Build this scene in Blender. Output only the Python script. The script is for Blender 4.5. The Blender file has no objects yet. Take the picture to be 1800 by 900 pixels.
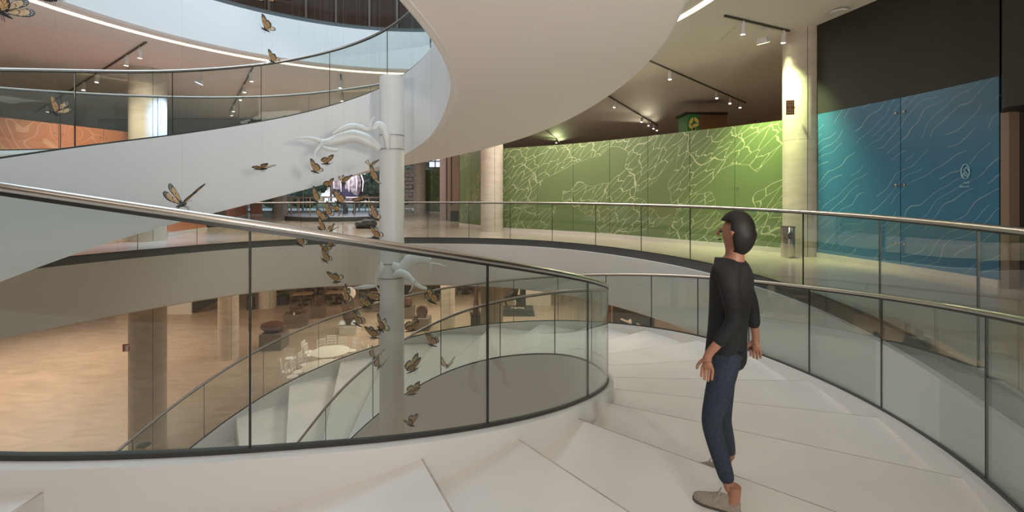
import bpy, bmesh, math, random
from mathutils import Vector, Matrix, Euler
random.seed(7)
SC = bpy.context.scene
COL = SC.collection
PI = math.pi
R = math.radians

# ------------------------------------------------------------------ camera, world, big lights, exposure
# the eye is the origin of the scene; +Y looks across the void, z is height relative to the eye
F, U0, V0 = 800.0, 900.0, 342.0
cam_d = bpy.data.cameras.new('camera')
cam = bpy.data.objects.new('camera', cam_d); COL.objects.link(cam)
cam_d.sensor_width = 36.0; cam_d.lens = 16.0
cam_d.shift_x = 0.0; cam_d.shift_y = -(450.0 - V0) / 1800.0
cam_d.clip_start = 0.05; cam_d.clip_end = 400
cam.location = (0, 0, 0); cam.rotation_euler = (R(90), 0, 0)
SC.camera = cam
vs = SC.view_settings
vs.view_transform = 'Standard'; vs.look = 'None'; vs.gamma = 1.0; vs.use_curve_mapping = False
vs.exposure = 0.24
SC.cycles.max_bounces = 10; SC.cycles.transparent_max_bounces = 24
SC.cycles.diffuse_bounces = 5; SC.cycles.glossy_bounces = 5
SC.cycles.sample_clamp_indirect = 4.0
SC.cycles.caustics_reflective = False; SC.cycles.caustics_refractive = False
try: SC.cycles.use_denoising = True
except Exception: pass

w = bpy.data.worlds.new('sky'); SC.world = w; w.use_nodes = True
wn = w.node_tree.nodes; wl = w.node_tree.links
bg = wn['Background']
tc = wn.new('ShaderNodeTexCoord'); sx = wn.new('ShaderNodeSeparateXYZ'); cr = wn.new('ShaderNodeValToRGB')
wl.new(tc.outputs['Generated'], sx.inputs[0]); wl.new(sx.outputs['Z'], cr.inputs[0]); wl.new(cr.outputs[0], bg.inputs['Color'])
cr.color_ramp.elements[0].position = 0.0; cr.color_ramp.elements[0].color = (0.86, 0.92, 0.98, 1)
cr.color_ramp.elements[1].position = 0.6; cr.color_ramp.elements[1].color = (0.55, 0.72, 0.92, 1)
bg.inputs['Strength'].default_value = 1.15

def area(name, loc, size, power, col, rot=(0, 0, 0), shape='RECTANGLE', size_y=None, spread=180):
    d = bpy.data.lights.new(name, 'AREA'); d.shape = shape; d.size = size
    d.size_y = size_y or size; d.energy = power; d.color = col; d.spread = R(spread)
    o = bpy.data.objects.new(name, d); COL.objects.link(o); o.location = loc; o.rotation_euler = rot
    return o
WARM = (1.0, 0.72, 0.50); WARM2 = (1.0, 0.82, 0.66); NEUT = (1.0, 0.92, 0.84); DAY = (0.78, 0.92, 1.0)
area('skylight_daylight', (-2.6, 6.6, 10.6), 10.5, 620, DAY, shape='DISK')
for (x, y, sx_, sy_, p) in ((-19, 16, 8, 14, 340), (-2, 24, 12, 8, 330), (10.5, 13, 6, 12, 300), (9.5, -1, 6, 8, 90), (-14, -1, 8, 8, 160)):
    area('ground_fill', (x, y, -2.8), sx_, p * 2.6, WARM2, size_y=sy_)  # unseen area lights added for warm ambient in the hall, no fittings
area('table_fill', (-8, 19, -2.8), 3, 80, NEUT, size_y=3)  # added light that brightens the white tables and chairs
area('gallery_fill', (-7, 20, 3.42), 4, 300, NEUT, size_y=2)  # added light behind the stair band, brightens the gallery floor
area('gallery_fill', (1.0, 13.4, 3.42), 2.6, 260, NEUT, size_y=2.2)  # added light hidden by the soffit, brightens the green wall
area('landing_fill', (1.5, -4.5, 3.40), 8, 170, NEUT, size_y=4)  # unseen area light added for ambient over the near steps
area('west_fill', (-17, 2.5, 3.40), 8, 450, NEUT, size_y=6)  # unseen area light added for ambient on the west side

def spot(name, loc, target, power, col, ang=60, blend=0.6, rad=0.04):
    d = bpy.data.lights.new(name, 'SPOT'); d.energy = power; d.color = col
    d.spot_size = R(ang); d.spot_blend = blend; d.shadow_soft_size = rad
    o = bpy.data.objects.new(name, d); COL.objects.link(o); o.location = loc
    o.rotation_euler = (Vector(target) - Vector(loc)).to_track_quat('-Z', 'Y').to_euler()
    return o

spot('uplight_fill', (3.4, -4.2, .2), (1.5, 6, 4.5), 1800, NEUT, 95, 1.0, .35)  # unseen spot added behind the viewer to brighten soffit and ceiling
spot('uplight_fill', (-5.5, -3.6, .2), (-6, 6, 6), 700, NEUT, 95, 1.0, .35)  # second added spot, no fitting there

# ------------------------------------------------------------------ helpers
def at(u, v, Y): return Vector(((u - U0) / F * Y, Y, (V0 - v) / F * Y))
def onz(u, v, z):
    Y = F * z / (V0 - v); return Vector(((u - U0) / F * Y, Y, z))

class MB:
    def __init__(s): s.v = []; s.f = []; s.m = []; s.uv = []
    def add(s, vs_, fs, mi=0, uvs=None):
        b = len(s.v); s.v += [tuple(p) for p in vs_]
        for k, f in enumerate(fs):
            s.f.append([b + i for i in f]); s.m.append(mi)
            s.uv.append(uvs[k] if uvs else None)
        return s
    def box(s, c, d, rz=0, mi=0, top=1.0):
        cx, cy, cz = c; dx, dy, dz = d[0] / 2, d[1] / 2, d[2] / 2; P = []
        ca, sa = math.cos(rz), math.sin(rz)
        for z in (-1, 1):
            for x, y in ((-1, -1), (1, -1), (1, 1), (-1, 1)):
                k = top if z > 0 else 1
                a, b = x * dx * k, y * dy * k
                P.append((cx + a * ca - b * sa, cy + a * sa + b * ca, cz + z * dz))
        return s.add(P, [(3, 2, 1, 0), (4, 5, 6, 7), (0, 1, 5, 4), (1, 2, 6, 5), (2, 3, 7, 6), (3, 0, 4, 7)], mi)
    def bar(s, a, b, w_, h_, mi=0):
        a, b = Vector(a), Vector(b); d = (b - a).normalized()
        up = Vector((0, 0, 1)) if abs(d.z) < .95 else Vector((1, 0, 0))
        x = d.cross(up).normalized() * w_ / 2; y = d.cross(x).normalized() * h_ / 2
        P = [p + i * x + j * y for p in (a, b) for i, j in ((-1, -1), (1, -1), (1, 1), (-1, 1))]
        return s.add(P, [(3, 2, 1, 0), (4, 5, 6, 7), (0, 1, 5, 4), (1, 2, 6, 5), (2, 3, 7, 6), (3, 0, 4, 7)], mi)
    def tube(s, pts, r, n=10, mi=0, flat=1.0):
        pts = [Vector(p) for p in pts]; rs = r if isinstance(r, (list, tuple)) else [r] * len(pts)
        rings = []; up = None
        for i, p in enumerate(pts):
            d = (pts[min(i + 1, len(pts) - 1)] - pts[max(i - 1, 0)]).normalized()
            if up is None: up = Vector((0, 0, 1)) if abs(d.z) < .9 else Vector((1, 0, 0))
            x = d.cross(up).normalized(); y = x.cross(d).normalized(); up = y
            rings.append([p + (x * math.cos(2 * PI * k / n) * flat + y * math.sin(2 * PI * k / n)) * rs[i] for k in range(n)])
        V = [q for g in rings for q in g]; Fc = []
        for i in range(len(rings) - 1):
            for k in range(n):
                a, b = i * n + k, i * n + (k + 1) % n
                Fc.append((a, b, b + n, a + n))
        Fc.append(tuple(range(n - 1, -1, -1))); Fc.append(tuple((len(rings) - 1) * n + k for k in range(n)))
        return s.add(V, Fc, mi)
    def lathe(s, prof, c=(0, 0, 0), n=32, mi=0, cap=True, sx=1.0, sy=1.0):
        V = [(c[0] + r * sx * math.cos(2 * PI * k / n), c[1] + r * sy * math.sin(2 * PI * k / n), c[2] + z) for r, z in prof for k in range(n)]
        Fc = []
        for i in range(len(prof) - 1):
            for k in range(n):
                a, b = i * n + k, i * n + (k + 1) % n
                Fc.append((a, b, b + n, a + n))
        if cap:
            Fc.append(tuple(range(n - 1, -1, -1))); Fc.append(tuple((len(prof) - 1) * n + k for k in range(n)))
        return s.add(V, Fc, mi)
    def loft(s, rings, mi=0, closed_end=True, uvf=None):
        n = len(rings[0]); V = [q for g in rings for q in g]; Fc = []; U = []
        for i in range(len(rings) - 1):
            for k in range(n):
                a, b = i * n + k, i * n + (k + 1) % n
                Fc.append((a, b, b + n, a + n)); U.append([uvf(i, k), uvf(i, (k + 1) % n), uvf(i + 1, (k + 1) % n), uvf(i + 1, k)] if uvf else None)
        if closed_end:
            Fc.append(tuple(range(n - 1, -1, -1))); U.append([uvf(0, n - 1 - k) for k in range(n)] if uvf else None)
            m = (len(rings) - 1) * n; Fc.append(tuple(m + k for k in range(n))); U.append([uvf(len(rings) - 1, k) for k in range(n)] if uvf else None)
        return s.add(V, Fc, mi, U)
    def prism(s, poly, z0, z1, mi=0):
        n = len(poly); V = [(p[0], p[1], z0) for p in poly] + [(p[0], p[1], z1) for p in poly]
        return s.add(V, [tuple(range(n - 1, -1, -1)), tuple(range(n, 2 * n))] + [(i, (i + 1) % n, n + (i + 1) % n, n + i) for i in range(n)], mi)
    def build(s, name, mats, parent=None, smooth=35, loc=None, fix=True):
        me = bpy.data.meshes.new(name); me.from_pydata(s.v, [], s.f)
        if not isinstance(mats, (list, tuple)): mats = [mats]
        for m in mats: me.materials.append(m)
        for p, mi in zip(me.polygons, s.m): p.material_index = mi
        if any(s.uv):
            L = me.uv_layers.new(name='UVMap')
            for p, uv in zip(me.polygons, s.uv):
                if uv:
                    for li, q in zip(p.loop_indices, uv): L.data[li].uv = q
        if fix:
            b = bmesh.new(); b.from_mesh(me); bmesh.ops.recalc_face_normals(b, faces=b.faces); b.to_mesh(me); b.free()
        if smooth:
            me.shade_smooth(); me.set_sharp_from_angle(angle=R(smooth))
        o = bpy.data.objects.new(name, me); COL.objects.link(o)
        if parent is not None: o.parent = parent
        if loc is not None: o.location = loc
        return o

def tag(o, label=None, cat=None, group=None, kind=None):
    if label: o['label'] = label
    if cat: o['category'] = cat
    if group: o['group'] = group
    if kind: o['kind'] = kind
    return o
def thing(name, label, cat, loc=(0, 0, 0), rz=0, group=None):
    o = bpy.data.objects.new(name, None); COL.objects.link(o); o.empty_display_size = .1
    o.location = loc; o.rotation_euler = (0, 0, rz)
    return tag(o, label, cat, group)
def struct(o): o['kind'] = 'structure'; return o
def copy_tree(o, parent=None):
    c = o.copy(); COL.objects.link(c)
    if parent is not None: c.parent = parent
    for ch in list(KIDS.get(o.name, [])) or list(o.children): copy_tree(ch, c)
    return c
KIDS = {}
def world_parts(root, parts):
    """parts built in world coordinates are re-based onto the thing's own base point"""
    m = Matrix.Translation(root.location) @ Euler(root.rotation_euler).to_matrix().to_4x4()
    inv = m.inverted()
    for p in parts: p.data.transform(inv)

# ------------------------------------------------------------------ materials
def mat(name, col, rough=.5, metal=0, emit=None, es=0, spec=.5, bump=None, var=None, trans=0, coat=0):
    m = bpy.data.materials.new(name); m.use_nodes = True; nt = m.node_tree; b = nt.nodes['Principled BSDF']
    b.inputs['Base Color'].default_value = (*col, 1); b.inputs['Roughness'].default_value = rough
    b.inputs['Metallic'].default_value = metal; b.inputs['Specular IOR Level'].default_value = spec
    if coat: b.inputs['Coat Weight'].default_value = coat; b.inputs['Coat Roughness'].default_value = .05
    if emit: b.inputs['Emission Color'].default_value = (*emit, 1); b.inputs['Emission Strength'].default_value = es
    if var:  # (scale, amount, stretch)
        t = nt.nodes.new('ShaderNodeTexCoord'); mp = nt.nodes.new('ShaderNodeMapping'); n = nt.nodes.new('ShaderNodeTexNoise')
        n.inputs['Scale'].default_value = var[0]; n.inputs['Detail'].default_value = 6
        mp.inputs['Scale'].default_value = var[2] if len(var) > 2 else (1, 1, 1)
        nt.links.new(t.outputs['Object'], mp.inputs[0]); nt.links.new(mp.outputs[0], n.inputs[0])
        r_ = nt.nodes.new('ShaderNodeValToRGB'); k = var[1]
        r_.color_ramp.elements[0].position = .3; r_.color_ramp.elements[1].position = .72
        r_.color_ramp.elements[0].color = (*[c * (1 - k) for c in col], 1); r_.color_ramp.elements[1].color = (*[min(1, c * (1 + k)) for c in col], 1)
        nt.links.new(n.outputs[0], r_.inputs[0]); nt.links.new(r_.outputs[0], b.inputs['Base Color'])
        if bump:
            bp = nt.nodes.new('ShaderNodeBump'); bp.inputs['Strength'].default_value = bump; bp.inputs['Distance'].default_value = .01
            nt.links.new(n.outputs[0], bp.inputs['Height']); nt.links.new(bp.outputs[0], b.inputs['Normal'])
    return m
def glassmat(name, tint, refl=1.0):
    m = bpy.data.materials.new(name); m.use_nodes = True; nt = m.node_tree; nt.nodes.clear()
    o = nt.nodes.new('ShaderNodeOutputMaterial'); mx = nt.nodes.new('ShaderNodeMixShader')
    t = nt.nodes.new('ShaderNodeBsdfTransparent'); g = nt.nodes.new('ShaderNodeBsdfGlossy'); fr = nt.nodes.new('ShaderNodeFresnel')
    t.inputs[0].default_value = (*tint, 1); g.inputs['Roughness'].default_value = 0.0; g.inputs[0].default_value = (.95, .98, .96, 1)
    fr.inputs[0].default_value = 1.5
    geo = nt.nodes.new('ShaderNodeNewGeometry'); ior = nt.nodes.new('ShaderNodeMapRange')
    ml = nt.nodes.new('ShaderNodeMath'); ml.operation = 'MULTIPLY'; ml.inputs[1].default_value = refl
    # same fresnel on both faces of the pane
    ior.inputs['To Min'].default_value = 1.5; ior.inputs['To Max'].default_value = 1 / 1.5
    nt.links.new(geo.outputs['Backfacing'], ior.inputs['Value']); nt.links.new(ior.outputs[0], fr.inputs[0])
    mn = nt.nodes.new('ShaderNodeMath'); mn.operation = 'MINIMUM'; mn.inputs[1].default_value = .6
    nt.links.new(fr.outputs[0], ml.inputs[0]); nt.links.new(ml.outputs[0], mn.inputs[0]); nt.links.new(mn.outputs[0], mx.inputs[0])
    nt.links.new(t.outputs[0], mx.inputs[1]); nt.links.new(g.outputs[0], mx.inputs[2]); nt.links.new(mx.outputs[0], o.inputs[0])
    return m

M = {}
M['white'] = mat('white_plaster', (.80, .80, .79), .55, var=(1.2, .015))
M['tread'] = mat('white_tread', (.82, .80, .775), .42, var=(1.6, .045))
M['nosing'] = mat('nosing_shade', (.50, .455, .41), .6, var=(9, .25))  # darker colour painted in for the shade line at each tread edge
M['soffit'] = mat('soffit_plaster', (.85, .81, .76), .6)
M['ceil'] = mat('ceiling_plaster', (.67, .635, .60), .7)
M['fascia'] = mat('fascia_plaster', (.76, .77, .77), .5)
M['column_white'] = mat('painted_steel', (.70, .70, .68), .45)
M['concrete'] = mat('column_concrete', (.50, .435, .355), .6, var=(2.2, .13, (1, 1, 3)), bump=.15)
M['steel'] = mat('brushed_steel', (.52, .49, .45), .28, 1)
M['steel_dark'] = mat('dark_channel', (.055, .058, .055), .4, .3)
M['edge'] = mat('floor_edge_channel', (.10, .11, .112), .35, .2)
M['joint'] = mat('glass_joint', (.02, .022, .02), .4)
M['glass'] = glassmat('balustrade_glass', (.895, .925, .91), 1.0)
M['glass_top'] = glassmat('top_floor_glass', (.90, .93, .92), .2)
M['glass_window'] = glassmat('window_glass', (.93, .96, .96), .6)
M['plinth'] = mat('plinth_paint', (.62, .56, .50), .5)
M['black_wall'] = mat('black_paint', (.014, .012, .009), .6)
M['brown_dark'] = mat('dark_brown', (.045, .037, .030), .5)
M['jamb'] = mat('jamb_bronze', (.22, .15, .11), .4)
M['grey_wall'] = mat('grey_wall_paint', (.27, .26, .245), .6)
M['led'] = mat('led_diffuser', (1, .9, .75), .5, emit=(1.0, .80, .58), es=1.6)
M['lamp_white'] = mat('lamp_body_white', (.62, .60, .58), .4)
M['lens'] = mat('lamp_lens', (1, 1, 1), .3, emit=(1.0, .93, .80), es=9)
M['track'] = mat('track_black', (.04, .035, .03), .4)
M['stainless'] = mat('bin_stainless', (.50, .45, .41), .22, 1)
M['rubber'] = mat('black_rubber', (.02, .02, .02), .6)
M['white_resin'] = mat('white_resin', (.74, .77, .76), .35)
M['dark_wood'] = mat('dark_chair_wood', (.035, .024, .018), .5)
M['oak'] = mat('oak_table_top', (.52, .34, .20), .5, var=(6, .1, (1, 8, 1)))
M['white_chair'] = mat('white_chair_paint', (.93, .90, .86), .45)
M['table_white'] = mat('table_laminate', (.88, .82, .73), .4)
M['pedestal'] = mat('pedestal_taupe', (.155, .12, .088), .6)
M['pedestal_light'] = mat('pedestal_light', (.62, .58, .52), .6)
M['terracotta'] = mat('terracotta', (.10, .048, .032), .7, var=(9, .25), bump=.3)
M['dark_metal'] = mat('dark_bronze', (.025, .027, .024), .5, .2)
M['plant'] = mat('plant_green', (.06, .09, .035), .6, var=(8, .3))
M['leaf'] = mat('tree_foliage', (.15, .19, .13), .8, var=(2.5, .5), bump=.8)
M['bark'] = mat('tree_bark', (.09, .065, .05), .8)
M['red'] = mat('sign_red', (.55, .035, .03), .5)
M['sign_white'] = mat('sign_white', (.85, .82, .78), .5)
M['sign_brown'] = mat('sign_brown', (.22, .085, .04), .5)
M['sign_tan'] = mat('sign_tan', (.62, .50, .30), .5)
M['wing_black'] = mat('wing_black', (.012, .010, .009), .55)
M['wing_orange'] = mat('wing_orange', (.62, .40, .19), .6, var=(40, .25))
M['wing_white'] = mat('wing_white_dots', (.75, .78, .66), .6)
M['thread'] = mat('nylon_thread', (.3, .3, .3), .4)
M['platform'] = mat('platform_blue_grey', (.30, .31, .40), .35)
M['crystal'] = mat('lilac_glaze', (.36, .33, .42), .2, var=(5, .75), coat=.6)
M['crystal_dark'] = mat('dark_blue_glaze', (.05, .05, .12), .15, coat=.5)
M['rock'] = mat('black_rock', (.016, .016, .014), .6, var=(14, .4), bump=.8)
M['terrace'] = mat('terrace_paving', (.75, .72, .70), .7)
M['mullion'] = mat('mullion_grey', (.30, .31, .32), .4, .4)
M['lattice'] = mat('lattice_stone', (.50, .42, .36), .7)
M['shirt'] = mat('black_shirt', (.016, .016, .018), .8, var=(30, .2))
M['jeans'] = mat('navy_jeans', (.030, .042, .068), .85, var=(60, .3), bump=.2)
M['skin'] = mat('skin', (.42, .20, .13), .5)
M['hair'] = mat('dark_hair', (.012, .009, .007), .6)
M['shoe'] = mat('grey_canvas', (.36, .31, .26), .8, var=(90, .15), bump=.2)
M['sole'] = mat('shoe_sole', (.10, .085, .07), .7)
M['lace'] = mat('shoe_lace', (.46, .41, .35), .8)
M['logo'] = mat('logo_vinyl', (.35, .62, .70), .5)
M['kiosk_green'] = mat('kiosk_green', (.03, .16, .035), .5)
M['kiosk_yellow'] = mat('kiosk_flower', (.62, .50, .13), .5)
M['kiosk_brown'] = mat('kiosk_brown', (.20, .10, .04), .5)

# polished stone floor (real reflection, stone veining in the colour)
def floor_mat(name, col, rough, vein, sc, stretch):
    m = mat(name, col, rough, spec=.5); nt = m.node_tree; b = nt.nodes['Principled BSDF']
    t = nt.nodes.new('ShaderNodeTexCoord'); mp = nt.nodes.new('ShaderNodeMapping'); mp.inputs['Scale'].default_value = stretch
    mp.inputs['Rotation'].default_value = (0, 0, R(25))
    n = nt.nodes.new('ShaderNodeTexNoise'); n.inputs['Scale'].default_value = sc; n.inputs['Detail'].default_value = 8; n.inputs['Distortion'].default_value = 1.2
    nt.links.new(t.outputs['Object'], mp.inputs[0]); nt.links.new(mp.outputs[0], n.inputs[0])
    r_ = nt.nodes.new('ShaderNodeValToRGB'); r_.color_ramp.elements[0].position = .32; r_.color_ramp.elements[1].position = .70
    r_.color_ramp.elements[0].color = (*[c * (1 - vein) for c in col], 1); r_.color_ramp.elements[1].color = (*[c * (1 + vein) for c in col], 1)
    nt.links.new(n.outputs[0], r_.inputs[0]); nt.links.new(r_.outputs[0], b.inputs['Base Color'])
    return m
M['floor1'] = floor_mat('gallery_floor_stone', (.52, .42, .345), .16, .10, .9, (1, 1, 1))
M['floor0'] = floor_mat('hall_floor_stone', (.45, .335, .245), .30, .16, .8, (1, 2.6, 1))

# line drawings printed on the partitions; UVs are metres along / up the wall
def uvchain(nt, rot=0, scale=(1, 1, 1)):
    uv = nt.nodes.new('ShaderNodeTexCoord'); a = nt.nodes.new('ShaderNodeMapping'); a.inputs['Rotation'].default_value = (0, 0, R(rot))
    b = nt.nodes.new('ShaderNodeMapping'); b.inputs['Scale'].default_value = scale
    nt.links.new(uv.outputs['UV'], a.inputs[0]); nt.links.new(a.outputs[0], b.inputs[0]); return uv, b
def math_n(nt, op, a, b=None):
    n = nt.nodes.new('ShaderNodeMath'); n.operation = op
    for i, q in enumerate((a, b)):
        if q is None: continue
        if isinstance(q, (int, float)): n.inputs[i].default_value = q
        else: nt.links.new(q, n.inputs[i])
    return n.outputs[0]
def line_mat(name, base, line, kind, rough=.35, width=.012):
    m = mat(name, base, rough, spec=.5); nt = m.node_tree; b = nt.nodes['Principled BSDF']
    mix = nt.nodes.new('ShaderNodeMix'); mix.data_type = 'RGBA'
    mix.inputs[6].default_value = (*base, 1); mix.inputs[7].default_value = (*line, 1)
    if kind == 'wings':
        uv, mp = uvchain(nt, -42, (1.5, 5.2, 1))
        dn = nt.nodes.new('ShaderNodeTexNoise'); dn.inputs['Scale'].default_value = 1.3; nt.links.new(mp.outputs[0], dn.inputs[0])
        ad = nt.nodes.new('ShaderNodeVectorMath'); ad.operation = 'MULTIPLY_ADD'; ad.inputs[1].default_value = (.55, .55, 0)
        nt.links.new(dn.outputs['Color'], ad.inputs[0]); nt.links.new(mp.outputs[0], ad.inputs[2])
        vo = nt.nodes.new('ShaderNodeTexVoronoi'); vo.feature = 'DISTANCE_TO_EDGE'; vo.inputs['Scale'].default_value = 1.15
        vo.voronoi_dimensions = '2D'; nt.links.new(ad.outputs[0], vo.inputs[0])
        ln = math_n(nt, 'LESS_THAN', vo.outputs['Distance'], .027)
        uv2, mp2 = uvchain(nt, -42, (.42, .75, 1))
        n2 = nt.nodes.new('ShaderNodeTexVoronoi'); n2.voronoi_dimensions = '2D'; n2.inputs['Scale'].default_value = 1.6
        d2 = nt.nodes.new('ShaderNodeTexNoise'); d2.inputs['Scale'].default_value = 1.5; nt.links.new(mp2.outputs[0], d2.inputs[0])
        a2 = nt.nodes.new('ShaderNodeVectorMath'); a2.operation = 'MULTIPLY_ADD'; a2.inputs[1].default_value = (.8, .8, 0); nt.links.new(d2.outputs['Color'], a2.inputs[0]); nt.links.new(mp2.outputs[0], a2.inputs[2])
        nt.links.new(a2.outputs[0], n2.inputs[0])
        sc = nt.nodes.new('ShaderNodeSeparateColor'); nt.links.new(n2.outputs['Color'], sc.inputs[0])
        mask = math_n(nt, 'GREATER_THAN', sc.outputs[0], .30)
        # rim around each printed cluster
        n3 = nt.nodes.new('ShaderNodeTexVoronoi'); n3.voronoi_dimensions = '2D'; n3.feature = 'DISTANCE_TO_EDGE'; n3.inputs['Scale'].default_value = 1.6
        nt.links.new(a2.outputs[0], n3.inputs[0]); rim = math_n(nt, 'LESS_THAN', n3.outputs['Distance'], .010)
        fac = math_n(nt, 'MULTIPLY', math_n(nt, 'MAXIMUM', ln, rim), mask)
    elif kind == 'waves':
        uv, mp = uvchain(nt, -38, (1, 1, 1))
        w_ = nt.nodes.new('ShaderNodeTexNoise'); w_.inputs['Scale'].default_value = 1.5; w_.inputs['Detail'].default_value = 1.5
        s2 = nt.nodes.new('ShaderNodeMapping'); s2.inputs['Scale'].default_value = (.9, .9, 1)
        nt.links.new(mp.outputs[0], s2.inputs[0]); nt.links.new(s2.outputs[0], w_.inputs[0])
        sp = nt.nodes.new('ShaderNodeSeparateXYZ'); nt.links.new(mp.outputs[0], sp.inputs[0])
        y = math_n(nt, 'MULTIPLY_ADD', w_.outputs[0], .55); 
        nt.links.new(sp.outputs['Y'], y.node.inputs[2])
        fr = math_n(nt, 'FRACT', math_n(nt, 'MULTIPLY', y, 6.6))
        ln = math_n(nt, 'LESS_THAN', math_n(nt, 'ABSOLUTE', math_n(nt, 'SUBTRACT', fr, .5)), .038)
        n2 = nt.nodes.new('ShaderNodeTexNoise'); n2.inputs['Scale'].default_value = 1.5; n2.inputs['Detail'].default_value = 0
        s3 = nt.nodes.new('ShaderNodeMapping'); s3.inputs['Scale'].default_value = (.7, 3.2, 1)
        nt.links.new(mp.outputs[0], s3.inputs[0]); nt.links.new(s3.outputs[0], n2.inputs[0])
        mask = math_n(nt, 'GREATER_THAN', n2.outputs[0], .42)
        fac = math_n(nt, 'MULTIPLY', math_n(nt, 'MULTIPLY', ln, mask), .55)
    else:
        uv, mp = uvchain(nt, 0, (1, 1, 1))
        w_ = nt.nodes.new('ShaderNodeTexNoise'); w_.inputs['Scale'].default_value = .85; w_.inputs['Detail'].default_value = 1.0
        nt.links.new(mp.outputs[0], w_.inputs[0])
        fr = math_n(nt, 'FRACT', math_n(nt, 'MULTIPLY', w_.outputs[0], 22))
        fac = math_n(nt, 'MULTIPLY', math_n(nt, 'LESS_THAN', fr, .15), .6)
    nt.links.new(fac, mix.inputs[0]); nt.links.new(mix.outputs[2], b.inputs['Base Color'])
    return m
M['green'] = line_mat('green_wing_print', (.125, .172, .068), (.40, .42, .24), 'wings', .42)
M['blue'] = line_mat('blue_wave_print', (.040, .165, .290), (.30, .42, .48), 'waves', .22)
M['orange'] = line_mat('orange_contour_print', (.50, .17, .075), (.70, .42, .25), 'contour', .4)
M['orange_plain'] = mat('orange_paint', (.55, .18, .08), .4)
M['tan_print'] = line_mat('tan_wall_print', (.50, .36, .27), (.05, .04, .03), 'wings', .6)
M['red_panel'] = mat('red_panel', (.30, .065, .030), .35)

# ------------------------------------------------------------------ the stair curves
CX, CY = -2.776, 5.642
K0, KS = -330.0, 30.0
RI = [2.574, 2.292, 2.229, 2.285, 2.663, 3.123, 3.361, 3.484, 3.475, 3.769, 4.157, 4.423, 4.241, 4.191, 4.299, 4.376, 3.737, 2.647, 2.246, 2.299, 2.323]
ZI = [3.948, 3.541, 3.183, 2.862, 2.473, 2.019, 1.507, 1.011, 0.554, 0.081, -0.429, -0.932, -1.388, -1.884, -2.43, -2.949, -3.624, -4.679, -6.0, -6.9, -7.6]
RO = [5.095, 5.128, 5.204, 5.526, 6.233, 6.93, 7.28, 7.235, 7.102, 7.029, 6.996, 6.996, 7.024, 7.075, 7.16, 7.507, 7.301, 6.625, 5.737, 5.2, 5.0]
ZO = [4.148, 3.839, 3.523, 3.138, 2.664, 2.132, 1.5, 0.984, 0.541, 0.068, -0.421, -0.923, -1.435, -1.958, -2.477, -2.973, -3.488, -4.074, -4.851, -6.1, -7.5]
SK = 0.91   # survey scale of the stair
RI, ZI, RO, ZO = [[q * SK for q in L] for L in (RI, ZI, RO, ZO)]
def spl(va, x):
    t = (x - K0) / KS; i = max(0, min(len(va) - 2, int(math.floor(t)))); s = t - i
    g = lambda j: va[j] if 0 <= j < len(va) else (2 * va[0] - va[1] if j < 0 else 2 * va[-1] - va[-2])
    a, b, c, d = g(i - 1), g(i), g(i + 1), g(i + 2)
    return .5 * (2 * b + (-a + c) * s + (2 * a - 5 * b + 4 * c - d) * s * s + (-a + 3 * b - 3 * c + d) * s ** 3)
def pol(ph, r, z): a = R(ph - 90); return Vector((CX + r * math.cos(a), CY + r * math.sin(a), z))
HGI, HGO, DBI, DBO = 1.042, 1.099, 1.42, 1.168
GROUND = -7.0; FL1 = -1.29; CE1 = 3.48; CE0 = -2.65
def frange(a, b, st):
    n = max(1, int(math.ceil(abs(b - a) / st))); return [a + (b - a) * i / n for i in range(n + 1)]
def section_loft(phs, fn):   # fn(ph) -> list of (r, z)
    mb = MB(); mb.loft([[pol(ph, r, max(z, GROUND + .005 * k)) for k, (r, z) in enumerate(fn(ph))] for ph in phs]); return mb

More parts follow.
